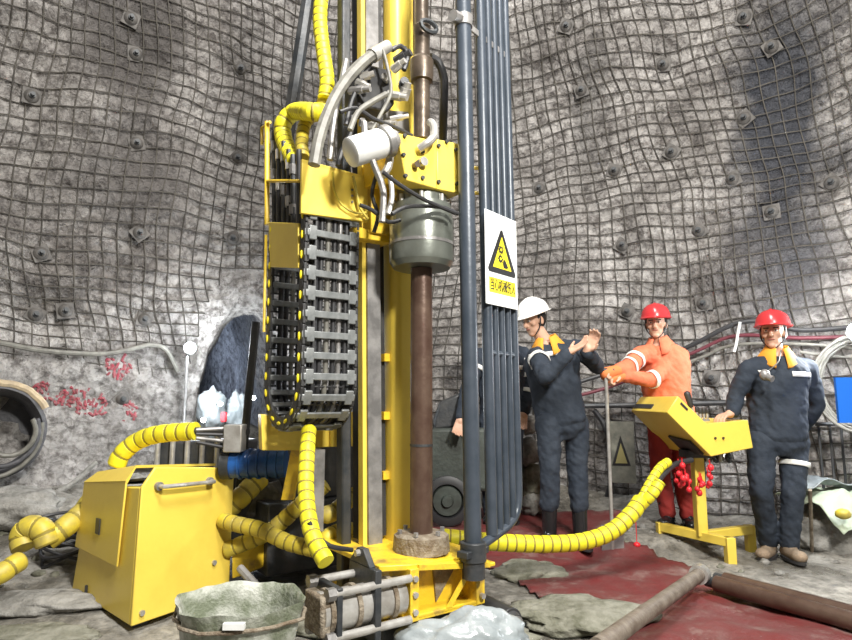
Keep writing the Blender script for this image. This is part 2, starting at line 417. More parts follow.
# netting over the rock
mb = MB(); sp = .122
def warp(th, z):
    q = V((math.sin(th)*5, math.cos(th)*5, z))
    tilt = .16*math.sin(th*1.7)*(1 if th > 0 else .5)
    return th - tilt*(z-2.5)*.12 + .050*noise.noise(q*.5+V((9, 0, 0))) + .008*noise.noise(q*2.5), z + tilt*(th-.4)*3.2 + .34*noise.noise(q*.42+V((0, 5, 0))) + .04*noise.noise(q*2.0+V((2, 2, 2)))
def netp(th, z):
    th2, z2 = warp(th, z); k = .016 + .010*noise.noise(V((th*20, z*4, 3)))
    if z2 < 1.8 and th2 < -.05: k -= .020*min(1, (1.8-z2)/.3) + .06*max(0, min(1, (1.45-z2)/.4)) + .02*noise.noise(V((th*25, z*5, 9)))
    return wallp(th2, z2, k), th2, z2
ths = [math.radians(-62)+i*sp/5.2 for i in range(int(math.radians(124)*5.2/sp)+1)]
zs = [.2+j*sp for j in range(-4, int(6.2/sp))]
sub = 2
def run(cells):
    cur = []
    for p, t2, z2 in cells:
        if in_tunnel(t2, z2, 1.2) or z2 < .05:
            if len(cur) > 1: mb.tube(cur, .0062, 4)
            cur = []
        else: cur.append(p)
    if len(cur) > 1: mb.tube(cur, .0062, 4)
for th in ths: run([netp(th, zs[0]+k*sp/sub) for k in range(len(zs)*sub)])
for z in zs: run([netp(ths[0]+k*sp/5.2/sub, z) for k in range(len(ths)*sub)])
tag(mb.build('wire_netting', MESHM, smooth=180), 'rusty steel wire netting pinned in square cells across the grey rock wall', 'netting')
# rock bolt plates
proto = None
for i, (th, z) in enumerate(BOLTS):
    if in_tunnel(th, z): continue
    p = wallp(th, z, .035); nrm = -V((math.sin(th), math.cos(th), .12*max(0, z-2.6))).normalized(); spin = Quaternion((0, 0, 1), i*1.9)
    if proto is None:
        r = thing('rock_bolt', '', 'rock bolt', (0, 0, 0))
        mbp = MB(); mbp.box((0, 0, -.005), (.14, .14, .012)); mbp._lathe(V((0, 0, 0)), UP, [(0, .06), (.015, .055), (.03, .035), (.03, .03)], 16)
        mbp.build('plate', PLATE, r, bevel=.004)
        MB()._lathe(V((0, 0, .025)), UP, [(0, .026), (.03, .026), (.03, .017), (.075, .016)], 8).build('nut', DARK, r)
        proto = r; q = r
        q.location = p; q.rotation_mode = 'QUATERNION'; q.rotation_quaternion = nrm.to_track_quat('Z', 'Y') @ spin
    else: q = dup(proto, None, p, nrm.to_track_quat('Z', 'Y') @ spin)
    q['label'] = 'square steel bearing plate and bolt end holding the netting to the rock wall'; q['group'] = 'rock bolts pinning the netting'
    if (th, z) == BOLTS[-2]: q['label'] = 'bolt plate on the pale wall just above the control console lever'; del q['group']
    if (th, z) == BOLTS[12]: q['label'] = 'bolt plate at the end of the red spray-painted row'; del q['group']
# wall-run along pixels
def wallpath(px, off=.05):
    return [wallhit(u, v, off)[0] for u, v in px]
def wallhose(name, px, r, m, label, cat, group=None, off=.06):
    return tag(hose(name, wallpath(px, off), r, m, n=8), label, cat, group)
wallhose('cable', [(-30, 340), (0, 343), (45, 351), (100, 354), (128, 350), (150, 345), (166, 350), (178, 372)], .022, DIRTW, 'thick pale grey cable sagging along the left wall above the red paint', 'cable', off=.1)
wallhose('cable', [(560, 388), (612, 372), (650, 362), (690, 346), (735, 324), (770, 322), (800, 330), (870, 326)], .02, BLK2, 'black cable strung highest along the wall behind the red helmets', 'cable', off=.12)
wallhose('cable', [(560, 400), (612, 386), (690, 354), (735, 336), (800, 338), (870, 336)], .016, mat('dull maroon rubber', (.11, .02, .03), .6), 'dull red cable strung under the black cable on the right wall', 'cable', off=.12)
wallhose('cable', [(640, 380), (700, 358), (735, 345), (800, 344), (870, 350)], .014, DIRTW, 'thin pale cable strung below the dull red cable', 'cable', off=.12)
wallhose('cable', [(800, 352), (830, 356), (880, 358)], .013, DIRTW, 'thin pale cable passing just above the coiled white hose', 'cable', off=.14)
wallhose('pipe', [(520, 404), (560, 406), (640, 405), (720, 403), (760, 404)], .024, DARK, 'dark straight pipe running at waist height along the back wall', 'pipe', off=.14)
wallhose('hose', [(594, 410), (604, 425), (612, 448), (612, 478), (606, 500)], .025, BLK2, 'black hose hanging in a curve on the netting beside the white-helmeted man', 'hose', off=.1)
wallhose('hose', [(-20, 515), (30, 505), (70, 485), (96, 462)], .022, STONEG, 'dusty grey hose lying up the rubble behind the yellow cabinet', 'hose', off=.3)
tag(MB().tube(wallpath([(740, 322), (738, 332), (736, 345), (734, 352)], .17), .012, 8).build('cable_tie', WHITE), 'white tie hanging the wall cables left of the right-hand miner', 'tie')
# red spray paint marks on the wall
def scrawl(u, v, w, h, n, seed, label):
    rnd = random.Random(seed); mb = MB()
    for k in range(n):
        a = (u+rnd.uniform(-w/2, w/2), v+rnd.uniform(-h/2, h/2)); ang = rnd.choice([0, .1, PI/2, PI/2+.2, .8, -.8]); l = rnd.uniform(4, 10)
        pts = []
        for q in range(5):
            f = q/4-.5; pu = a[0]+math.cos(ang)*l*f; pv = a[1]+math.sin(ang)*l*f+1.2*math.sin(q*1.5+seed)
            pts.append(wallhit(pu, pv, .012)[0])
        mb.tube(pts, .012, 6)
    o = mb.build('painted_mark', PAINTR); tag(o, label, 'painted mark', 'red characters sprayed on the left wall'); return o
scrawl(118, 366, 24, 22, 26, 1, 'red sprayed character standing alone above the row of characters')
scrawl(42, 390, 12, 18, 14, 2, 'red sprayed character nearest the tan-banded duct')
scrawl(62, 398, 16, 20, 18, 3, 'second red sprayed character from the tan-banded duct')
scrawl(80, 402, 14, 22, 18, 4, 'third red sprayed character from the tan-banded duct')
scrawl(98, 406, 14, 18, 16, 5, 'red sprayed character between the third one and the bolt plate')
scrawl(131, 411, 12, 18, 14, 6, 'red sprayed character right of the low bolt plate')
# ------------------------------------------------------------------ big duct at left edge
cp, cth = wallhit(-6, 432, .35)
dr = thing('ventilation_duct', 'dark round duct mouth with a tan fabric band on the left rubble', 'duct', V((cp.x, cp.y, fh(cp.x, cp.y))))
ax = (V((0, 0, 1.1))-cp).normalized(); ax.z = 0; ax.normalize(); sx = V((-ax.y, ax.x, 0))
def ringp(c, rx, rz, n=36, a0=0, a1=2*PI, wob=.03): return [c + sx*math.cos(a0+(a1-a0)*i/n)*rx*(1+wob*noise.noise(V((i*.4, 0, rx)))) + UP*math.sin(a0+(a1-a0)*i/n)*rz*(1+wob*noise.noise(V((i*.4, 3, rx)))) for i in range(n)]
pr = []; c0 = V((cp.x, cp.y, cp.z))
vs = []; n = 36
for k, (d, r) in enumerate([(-.3, .30), (0, .34), (.06, .36), (.07, .33), (0, .30), (-.35, .27), (-.36, .02)]):
    vs += ringp(c0+ax*d, r*.95, r, n)
MB().add(vs, [(i*n+j, i*n+(j+1) % n, (i+1)*n+(j+1) % n, (i+1)*n+j) for i in range(6) for j in range(n)]).build('duct_wall', DUCT, dr, smooth=60)
MB().tube(ringp(c0+ax*.05, .36, .37, 20, .5, 2.4), .03, 8).build('fabric_band', TAN, dr, label='tan fabric band')
for k in range(3): hose('loop', ringp(c0+ax*(.1+.03*k)+sx*(.05*k), (.30-.07*k), .33-.08*k, 30, 3.4+.3*k, 6.6+.2*k), .018, DIRTW if k != 1 else DUCT, dr)
# ------------------------------------------------------------------ lamps in the tunnel mouth
def lamp(label, p, r, mlens, post=None, group=None):
    t = thing('work_lamp', label, 'lamp', post or p, group)
    d = (V((.1, 2.6, 1.2))-p).normalized()
    MB()._lathe(p-d*.06, d, [(0, r*.4), (0.01, r*.8), (.05, r*1.05), (.065, r*1.1), (.065, r*.95)], 20).build('housing', DARK, t)
    MB().ell(p+d*.012, (r*.9,)*3, n=14, m=8).build('lens', mlens, t)
    if post: MB().tube([V(post), V((p.x, p.y, p.z))-d*.07], .014, 8).build('post', STEEL, t)
    return t
def plight(name, p, e, col=(1, 1, 1), r=.1, spot=None, target=None):
    l = bpy.data.lights.new(name, 'SPOT' if spot else 'POINT'); l.energy = e; l.color = col; l.shadow_soft_size = r
    if spot: l.spot_size = spot; l.spot_blend = .6
    o = bpy.data.objects.new(name, l); C.objects.link(o); o.location = p
    if target is not None: o.rotation_euler = (V(target)-V(p)).to_track_quat('-Z', 'Y').to_euler()
    return o
pL = wallhit(190, 348, .28)[0]; lamp('bright white work lamp on a post at the tunnel mouth', pL, .055, LAMPM, V((pL.x-.02, pL.y, fh(pL.x, pL.y)+.1)))
plight('lamp light', pL+V((.12, -.2, .03)), 24, (.88, .94, 1), .07)
for (u, v, lab) in [(253, 398, 'small lit lamp beside the leaning dark strut'), (220, 404, 'small lit lamp deep in the tunnel above the white wrapped bundle'), (203, 420, 'small lit lamp low in the tunnel mouth')]:
    dd = D(u, v, 5.3); lamp(lab, dd, .022, LAMPS); plight('lamp light', dd+V((0, -.1, .03)), 6, (.85, .93, 1), .03)
plight('tunnel light', tc0+tdir*2.2+V((0, 0, 1.5)), 16, (.55, .7, 1), .2)
# wrapped bundles in the tunnel mouth
def blob(name, c, size, m, label, cat, seed=0, amp=.25, group=None, freq=2.2, det=4):
    bm = bmesh.new(); bmesh.ops.create_icosphere(bm, subdivisions=det, radius=1)
    for w in bm.verts:
        n = w.co.normalized(); k = 1+amp*fbm(n.x*freq+seed, n.y*freq+seed*1.7, n.z*freq, 4)
        w.co = V((n.x*size[0], n.y*size[1], n.z*size[2]))*k
    me = bpy.data.meshes.new(name); bm.to_mesh(me); bm.free(); me.materials.append(m); me.shade_smooth()
    o = bpy.data.objects.new(name, me); C.objects.link(o); o.location = c
    return tag(o, label, cat, group)
q = D(212, 412, 5.6); blob('wrapped_bundle', q, (.13, .12, .20), PLAST, 'white plastic wrapped bundle standing in the tunnel', 'bundle', 3, .3)
q = D(237, 414, 5.7); blob('wrapped_bundle', q, (.11, .1, .20), PLAST, 'grey-white rounded bundle nearest the leaning strut', 'bundle', 8, .3)
q = D(224, 417, 5.4); tag(MB().box(q, (.05, .04, .09)).build('canister', REDP, bevel=.012), 'small red canister among the white bundles', 'canister')
# debris piece and pump between cabinet and tunnel
pm = D(208, 452, 4.3); t = thing('pump', 'dark pump with a red cap behind the yellow cabinet', 'pump', gp(pm.x, pm.y))
MB().box(V((pm.x, pm.y, .55)), (.62, .3, .55)).build('housing', DARK, t, bevel=.02)
MB().cyl(V((pm.x-.25, pm.y-.12, .84)), V((pm.x-.25, pm.y-.12, .93)), .05).build('cap', REDP, t)
mb = MB()
for k in range(6): mb.cyl(V((pm.x-.28+.1*k, pm.y-.17, .6+.04*(k % 2))), V((pm.x-.28+.1*k, pm.y-.17, .86)), .018)
mb.build('fittings', STEELB, t)
# ------------------------------------------------------------------ yellow cabinet
c0 = ZP(131, 627, .03); z0 = .03; z1 = .765
d1 = V((math.sin(math.radians(31)), math.cos(math.radians(31)), 0)); d2 = V((-math.sin(math.radians(47)), math.cos(math.radians(47)), 0))
def hitdir(o, d, u, zz):   # length along d from o until pixel column u
    lo, hi = 0, 4
    for _ in range(50):
        k = (lo+hi)/2; p = o+d*k; p = V((p.x, p.y, zz)); dc = p-CAM
        uu = 426 + F*dc.x/(dc.y*ct+dc.z*st)
        if (uu < u) == (d.x > 0): lo = k
        else: hi = k
    return lo
L1 = hitdir(c0, d1, 232, .4); L2 = hitdir(c0, d2, 72, .05)
cab = thing('power_unit', 'yellow sheet-metal cabinet with a chrome bar handle on the muddy ground', 'cabinet', c0)
ch = .05; ins = .045
def cabp(s, t, z): return V((c0.x, c0.y, z)) + d1*s + d2*t
# profile in the d1 direction (front face outline), extruded along d2 with taper at the far end
front = [(0, z0), (L1, z0), (L1, z1-.05-ch), (L1-ch, z1-.045), (ch+.03, z1), (.012, z1-ch*1.8)]
Ft = .02
fr = MB().prism([cabp(s, 0, z) for s, z in front], d2*.02); fr.build('front_panel', YEL, cab, bevel=.006)
H = L2
vsb = [cabp(0, .02, z0), cabp(L1, .02, z0), cabp(L1, H, z0), cabp(0, H, z0), cabp(0.012, .02, z1-.09), cabp(L1, .02, z1-.10), cabp(L1, H-.10, z1-.22), cabp(.03, H-.08, z1-.16)]
MB().add(vsb, [(0, 3, 2, 1), (0, 1, 5, 4), (1, 2, 6, 5), (2, 3, 7, 6), (3, 0, 4, 7), (4, 5, 6, 7)]).build('body', YEL, cab, bevel=.008)
# hood wrapping over top and left side
pf = [cabp(-.012, .17, z0+.22), cabp(-.012, H-.02, z0+.22), cabp(.012, H-.085, z1-.06), cabp(.05, H-.12, z1+.0), cabp(.05, .20, z1+.0), cabp(-.005, .14, z1-.10)]
MB().prism([cabp(-.014, .19, z0+.24), cabp(-.014, H-.035, z0+.24), cabp(-.010, H-.10, z1-.13), cabp(-.010, .15, z1-.07)], d1*.012).build('side_door', YEL, cab, bevel=.005, label='side door of the cabinet')
lt = [(-.012, .15, z1-.07), (-.012, H-.10, z1-.13), (.05, H-.14, z1-.075), (.05, .17, z1+.0), (L1-.03, .17, z1-.035), (L1-.03, H-.14, z1-.11)]
lv_ = [cabp(*q) for q in lt] + [cabp(a_+.012 if a_ < 0 else a_, b_, c_-.014) for a_, b_, c_ in lt]
MB().add(lv_, [(3, 2, 1, 0), (4, 5, 2, 3), (6, 7, 8, 9), (9, 8, 11, 10), (0, 6, 9, 3), (3, 9, 10, 4), (1, 2, 8, 7), (2, 5, 11, 8), (4, 10, 11, 5), (0, 1, 7, 6)]).build('lid', YEL, cab, label='yellow lid folded over the top')
MB().prism([cabp(.03, .02, z1-.06), cabp(L1-.05, .02, z1-.085), cabp(L1-.05, H-.16, z1-.19), cabp(.03, H-.16, z1-.15)], UP*.012).build('inner_tray', DARK, cab, label='dark gap under the lid')
hb = MB(); n1 = -d2
nf = V((d1.y, -d1.x, 0))
hp0 = cabp(L1*.17, 0, z1-.095); hp1 = cabp(L1*.70, 0, z1-.105)
handle = MB().tube(spline([hp0, hp0+nf*.035, hp0+nf*.05+(hp1-hp0)*.06, hp0.lerp(hp1, .5)+nf*.052, hp1+nf*.05-(hp1-hp0)*.06, hp1+nf*.035, hp1], .01), .011, 10).build('handle', STEELB, cab, label='chrome bar handle')
for hh in (hp0, hp1): MB().cyl(hh, hh+nf*.02, .022, n=12).build('handle_foot', STEEL, handle)
for s, z in ((.05, z0+.05), (L1*.8, z0+.19), (L1-.05, z0+.05)): MB().cyl(cabp(s, 0, z), cabp(s, 0, z)+nf*.012, .014, n=8).build('bolt', STEELB, cab)
ns = V((-d2.y, d2.x, 0))
pc = cabp(-.014, .47, z0+.40); MB().prism([pc+d2*x*.028+UP*y*.04+ns*.0 for x, y in ((-1, -1), (1, -1), (1, 1), (-1, 1))], ns*(.006 if ns.x < 0 else -.006)).build('latch', BLACK, cab, label='small black square latch')
MB().box(cabp(-.002, H*.72, z0+.03), (.02, .014, .075), (d2, d1, UP)).build('slot', BLACK, cab)
for s, t_ in ((.08, .1), (L1-.1, .1), (.08, H-.15), (L1-.1, H-.2)): MB().box(cabp(s, t_, z0-.02), (.08, .08, .05), (d1, d2, UP)).build('foot', DARK, cab)
# ------------------------------------------------------------------ THE RIG
R = thing('drilling_rig', 'tall yellow hydraulic core drilling rig standing in the middle of the chamber', 'drilling rig', rig(0, 0, 0))
ZT = 5.2
# mast column: rounded box tube
def roundtube(s0, s1, t0, t1, za, zb, r, m, name, bev=None, label=None):
    poly = []
    for cx, cy, a0 in ((s1-r, t1-r, 0), (s0+r, t1-r, PI/2), (s0+r, t0+r, PI), (s1-r, t0+r, 1.5*PI)):
        for k in range(6):
            a = a0+PI/2*k/5; poly.append(rig(cx+r*math.cos(a), cy+r*math.sin(a), za))
    return MB().prism(poly, UP*(zb-za)).shear(.010).build(name, m, R, smooth=40, label=label)
roundtube(-.075, .075, -.075, .075, .38, ZT, .045, YEL, 'mast_column')
MB().rbox(.078, .10, -.06, .05, .40, ZT).shear(.010).build('mast_shade_strip', BRONZE, R, label='brown strip painted for the shaded side of the mast')  # brown strip puts the column's shade side into colour
# guide rail
rail = MB().rbox(-.243, -.125, .0, .03, .38, ZT).shear(.018); ro = rail.build('guide_rail', YEL, R, bevel=.004)
MB().rbox(-.212, -.135, .03, .05, .40, ZT).shear(.018).build('slide_face', STEEL, ro, label='worn grey steel slide face')
MB().rbox(-.243, -.222, .03, .05, .40, ZT).shear(.018).build('rail_edge', YEL, ro)
MB().rbox(-.24, -.080, -.06, -.005, .42, ZT).shear(.018).build('rail_back', BLACK, ro)
MB().rbox(-.315, -.262, -.10, -.03, .05, ZT).shear(.018).build('feed_cylinder', DARK, R, bevel=.01, label='dark feed cylinder behind the rail')
for z in (.7, 1.0, 1.3): MB().rbox(-.115, -.07, -.03, .02, z, z+.04).build('spacer', YELD, ro)
# slanted brace behind the mast
MB().tube([D(311, -20, 3.5), D(291, 112, 3.5), D(284, 160, 3.5)], .042, 8).build('brace', DARK, R, label='dark slanting brace')
MB().tube([D(256, 322, 3.7), D(243, 452, 3.7), D(238, 505, 3.75)], .026, 8).build('brace', DARK, R, label='dark slanting strut')
# base
zb0, zb1 = .17, .40
bs = thing('base_frame', '', '', (0, 0, 0)); del bs['label']; del bs['category']; bpy.data.objects.remove(bs)
base = MB()
base.prism([rig(-.36, -.2, .375), rig(.14, -.2, .375), rig(.20, .28, .36), rig(.20, .40, .34), rig(.10, .44, .36), rig(-.22, .46, .375), rig(-.36, .40, .375)], UP*.025)
base.prism([rig(-.36, .44, zb0), rig(-.36, .46, zb0), rig(.16, .46, zb0), rig(.16, .44, zb0)], UP*.02)
base.rbox(-.36, .16, -.2, .46, zb0-.005, zb0+.015)
base.rbox(-.215, .17, .34, .36, zb0, .37)
bo = base.build('base_frame', YELD, R, bevel=.004)
MB().rbox(-.25, -.205, .30, .475, zb0, .385).build('end_plate', YELD, bo, bevel=.004)
MB().prism([rig(.12, .30, zb0), rig(.12, .465, zb0), rig(.12, .465, .32), rig(.12, .30, .36)], A*.05).build('end_plate', YELD, bo, bevel=.004)
MB().prism([rig(-.205, .44, .375), rig(.20, .40, .345), rig(.20, .47, .325), rig(-.205, .475, .375)], UP*.022).build('flange', YELD, bo)
MB().prism([rig(-.06, .36, .37), rig(-.04, .36, zb0+.02), rig(.08, .36, .34)], B*.012).build('gusset', RUST, bo, label='rusty triangular gusset')
MB().prism([rig(-.05, .455, zb0+.02), rig(-.02, .455, zb0+.02), rig(.10, .455, .33), rig(.075, .455, .34)], B*.008).build('brace_bar', YELD, bo)
MB().rbox(.14, .26, .36, .44, .315, .335).build('tow_lug', YELD, bo, bevel=.006)
for s, z in ((-.228, .345), (-.228, .28), (-.228, .21), (.145, .21)): MB().cyl(rig(s, .47, z), rig(s, .487, z), .013, n=8).build('bolt', STEELB, bo)
MB()._lathe(rig(-.054, .27, .395), UP, [(0, .135), (.075, .13), (.085, .11), (.085, .06)], 12).build('rod_clamp', RUST, R, label='mud-caked clamp around the drill rod')
for k in range(6):
    a = k*PI/3+.3; c = rig(-.054, .27, .48)+V((math.cos(a), math.sin(a), 0))*.105; MB().cyl(c, c+UP*.018, .012, n=6).build('bolt', STEEL, R)
# feet under the base
for s, t_ in ((-.3, -.1), (.05, -.1), (-.28, .33), (.02, .30)): MB().rbox(s-.05, s+.05, t_-.05, t_+.05, -.05, .17).build('support', DARK, R)
# break-out clamp with tie rods at the left of the base
cl = MB().rbox(-.43, -.40, .26, .49, .13, .41); cl.prism([rig(-.43, .26, .41), rig(-.43, .44, .41), rig(-.43, .38, .475), rig(-.43, .33, .475)], A*.03)
clo = cl.build('breakout_clamp', DARK, R, bevel=.004)
MB().rbox(-.60, -.575, .28, .49, .16, .37).build('end_plate', DARK, clo, bevel=.004)
MB().cyl(rig(-.64, .40, .265), rig(-.26, .40, .265), .078, n=28).build('cylinder', STEELB, clo, label='shiny hydraulic cylinder')
for k, s in enumerate((-.62, -.50, -.33)): MB().cyl(rig(s, .40, .265), rig(s+.02, .40, .265), .088, n=28).build('ring', RUST, clo)
for t_, z in ((.475, .35), (.475, .185), (.30, .36), (.30, .18)):
    MB().cyl(rig(-.62, t_, z), rig(-.25, t_, z), .017, n=12).build('tie_rod', STEELB, clo)
    MB().cyl(rig(-.64, t_, z), rig(-.605, t_, z), .026, n=6).build('nut', STEEL, clo)
MB().cyl(rig(-.43, .35, .455), rig(-.45, .35, .455), .014, n=8).build('pin', STEELB, clo)
MB().rbox(-.66, -.61, .31, .47, .19, .34).build('end_cap', RUST, clo, bevel=.01)
# rig chassis behind
chs = MB().rbox(-.42, .25, -1.5, -.75, .10, .50); chs.rbox(-.25, .2, -1.3, -.8, .50, .95); cho = chs.build('chassis', DARK, R, bevel=.01)
MB().rbox(-.42, -.36, -.25, -.15, .45, .85).build('valve_block', STEEL, cho)
bm_ = MB().prism([D(232, 552, 3.5), D(232, 579, 3.5), D(296, 553, 3.75), D(296, 528, 3.75)], V((.05, .09, 0))); bm_.build('outrigger_beam', YELD, R, bevel=.004)
MB().tube([D(258, 588, 3.0), D(240, 568, 3.1)], .02, 8).build('outrigger_pin', STEEL, R)
# bracket under the chain
MB().prism([TP(258, 414, -.42), TP(259, 449, -.42), TP(352, 446, -.42), TP(352, 412, -.42)], B*.02).build('chain_tray', YEL, R, bevel=.004)
MB().prism([TP(258, 414, -.42), TP(259, 449, -.42), TP(300, 449, -.42), TP(306, 414, -.42)], B*.10+A*-.02).build('tray_end', YEL, R, bevel=.004)
MB().tube([TP(336, 412, -.38), TP(336, 446, -.38)], .035, 12).build('tray_column', YEL, R)
MB().prism([D(291, 450, 3.3), D(302, 450, 3.3), D(293, 500, 3.4), D(281, 500, 3.4)], V((0, .05, 0))).build('tray_leg', YELD, R)
# blue motor
mp = D(232, 464, 3.45); mq = D(286, 463, 3.45)
mo = MB().cyl(mp, mq, .078, n=24).build('electric_motor', BLUEM, R, label='blue motor')
for k in range(5):
    c = mp.lerp(mq, .15+.17*k); MB().cyl(c, c+(mq-mp).normalized()*.012, .086, n=24).build('fin', BLUEM, mo)
MB().cyl(mp-(mq-mp).normalized()*.05, mp, .085, n=24).build('end_bell', DARK, mo)
vb = MB().box(D(235, 438, 3.4), (.10, .10, .15)); vbo = vb.build('valve_block', STEELB, R, bevel=.006)
for k in range(4): MB().cyl(D(196, 430+k*4, 3.3), D(232, 428+k*7, 3.4), .010, n=8).build('hose_fitting', BLK2 if k % 2 else STEEL, vbo)
# drill rod, chuck, head
RS, RT = -.054, .27
MB().cyl(rig(RS, RT, .20), rig(RS, RT, 1.75), .054, n=28).build('drill_rod', RODM, R, label='rust-brown drill rod')
jz = TP(425, 446, RT).z; MB().cyl(rig(RS, RT, jz), rig(RS, RT, jz+.012), .0555, n=28).build('rod_joint', DARK, R)
zc = lambda v: TP(425, v, RT).z
ck = MB()._lathe(rig(RS, RT, 0), UP, [(zc(269), .085), (zc(269), .143), (zc(264), .160), (zc(261), .163), (zc(222), .163), (zc(219), .158), (zc(217), .158), (zc(215), .150), (zc(208), .150), (zc(208), .128), (zc(192), .128), (zc(190), .12)], 40)
cko = ck.build('chuck', CHUCK, R, smooth=20)
MB()._lathe(rig(RS, RT, 0), UP, [(zc(248), .1635), (zc(248), .1655), (zc(245), .1655), (zc(245), .1635)], 40).build('ring', STEEL, cko)
for k in range(8):
    a = k*PI/4; c = rig(RS, RT, zc(208))+V((math.cos(a), math.sin(a), 0))*.14; MB().cyl(c, c+UP*.035, .011, n=8).build('bolt', STEELB, cko)
for k in range(6):
    a = k*PI/3+.2; c = rig(RS, RT, zc(190))+V((math.cos(a), math.sin(a), 0))*.105; MB().cyl(c-UP*.05, c+UP*.03, .011, n=8).build('bolt', STEELB, cko)
# head gearbox (front plate follows the outline seen, extruded back)
tf = .42
def fp(u, v): return TP(u, v, tf)
zh0, zh1 = fp(425, 188).z, fp(425, 137).z
hd = MB(); hd.prism([TP(405, 138, .28), TP(445, 146, .28), TP(445, 190, .28), TP(405, 182, .28)], -B*.22)
hd.prism([fp(389, 131), fp(404, 134), fp(437, 141), fp(437, 189), fp(406, 180), fp(400, 147)], -B*.13)
hdo = hd.build('gearbox_head', YEL, R, bevel=.006)
MB().prism([fp(437, 139), fp(461, 144), fp(461, 194), fp(437, 189)], -B*.12).build('gearbox_cheek', YEL, hdo, bevel=.005)
MB().prism([TP(370, 149, .2), TP(402, 150, .2), TP(404, 186, .2), TP(372, 184, .2)], -B*.08).build('gearbox_arm', YELD, hdo, bevel=.005)
for u, v in ((404, 136), (396, 146), (403, 155), (405, 176), (422, 152), (418, 162), (422, 178), (438, 182), (438, 146), (455, 150), (456, 184), (446, 142)):
    p = fp(u, v); MB().cyl(p-B*.004, p+B*.012, .010, n=8).build('bolt', DARK, hdo)
p = fp(421, 163); MB().cyl(p, p+B*.03, .022, n=12).build('port', STEELB, hdo); p2 = fp(414, 166); MB().cyl(p2, p2+B*.03, .016, n=10).build('port', BRONZE, hdo)
hose('elbow_fitting', [fp(417, 150)+B*.02, fp(421, 147)+B*.05, fp(428, 140)+B*.05, fp(430, 128)+B*.03, fp(430, 122)], .02, STEELB, hdo)
# carriage bracket under the head
MB().prism([TP(354, 226, .10), TP(392, 234, .10), TP(392, 243, .10), TP(354, 237, .10)], -B*.12).build('carriage', YELD, R, bevel=.004)
MB().prism([TP(371, 184, .12), TP(390, 186, .12), TP(392, 236, .12), TP(371, 232, .12)], -B*.10).build('carriage', YELD, R, bevel=.004)
# upper rod and water swivel
zz = lambda v: TP(423, v, RT).z
sw = MB()._lathe(rig(RS, RT, 0), UP, [(zz(140), .042), (zz(83), .042), (zz(82), .058), (zz(74), .062), (zz(62), .062), (zz(58), .045), (zz(44), .040), (zz(36), .042), (zz(28), .046), (zz(26), .036), (zz(-40), .036)], 24)
swo = sw.build('water_swivel', BRONZE, R, smooth=30, label='brown oily water swivel')
MB().tube([p for p in [rig(RS+.05*math.cos(a), RT+.065, zz(33)+.03*math.sin(a)) for a in [k*PI/6 for k in range(12)]]], .012, 6, closed=True).build('shackle', DARK, swo)
hose('rubber_hose', [TP(430, 57, RT), TP(438, 62, RT), TP(444, 78, RT), TP(444, 105, RT), TP(443, 140, .2)], .022, BLK2, R)
MB().cyl(rig(RS+.02, RT-.02, zz(-60)), rig(RS+.02, RT-.02, zz(-10)), .03).build('upper_rod', STEEL, R)
# filter canister + motor + valves beside the head
f0, f1 = TP(349, 153, .38), TP(388, 141, .40)
cn = MB()._lathe(f0, f1-f0, [(0, .055), (.008, .068), (.17, .070), (.18, .062), (.2, .058)], 26).build('filter_canister', WHITE, R, smooth=40, label='white filter canister')
MB()._lathe(f0+(f1-f0).normalized()*.19, f1-f0, [(0, .075), (.03, .078), (.035, .05), (.07, .045)], 20).build('collar', STEEL, cn)
m0, m1 = TP(366, 103, .22), TP(374, 62, .22)
mt = MB().prism([TP(358, 72, .24), TP(370, 64, .24), TP(392, 70, .24), TP(395, 104, .24), TP(388, 112, .24), TP(358, 106, .24)], -B*.15).build('hydraulic_motor', BLACK, R, bevel=.012, label='black hydraulic motor')
rnd = random.Random(5)
for (u, v, r, l, m) in [(402, 58, .028, .08, BLACK), (398, 66, .022, .07, STEELB), (405, 92, .03, .07, STEELB), (396, 96, .024, .09, STEELB), (404, 84, .028, .05, DARK), (386, 78, .02, .06, STEELB), (366, 76, .022, .06, STEELB), (362, 84, .02, .06, STEELB),
                        (372, 126, .022, .08, STEELB), (362, 122, .016, .08, STEEL), (388, 124, .02, .07, STEELB), (376, 137, .02, .07, STEEL), (398, 118, .016, .08, STEELB), (358, 90, .02, .1, STEEL)]:
    p = TP(u, v, .27); d = (B*rnd.uniform(.3, 1)+A*rnd.uniform(-.7, .7)+UP*rnd.uniform(-.4, .4)).normalized()
    f = MB(); f.cyl(p-d*l*.5, p+d*l*.3, r, n=8); f.cyl(p+d*l*.3, p+d*l*.7, r*.7, n=10); f.build('valve_fitting', m, mt)
MB().prism([TP(386, 110, .12), TP(408, 112, .12), TP(410, 134, .12), TP(386, 130, .12)], -B*.03).build('backing_plate', STEEL, R)
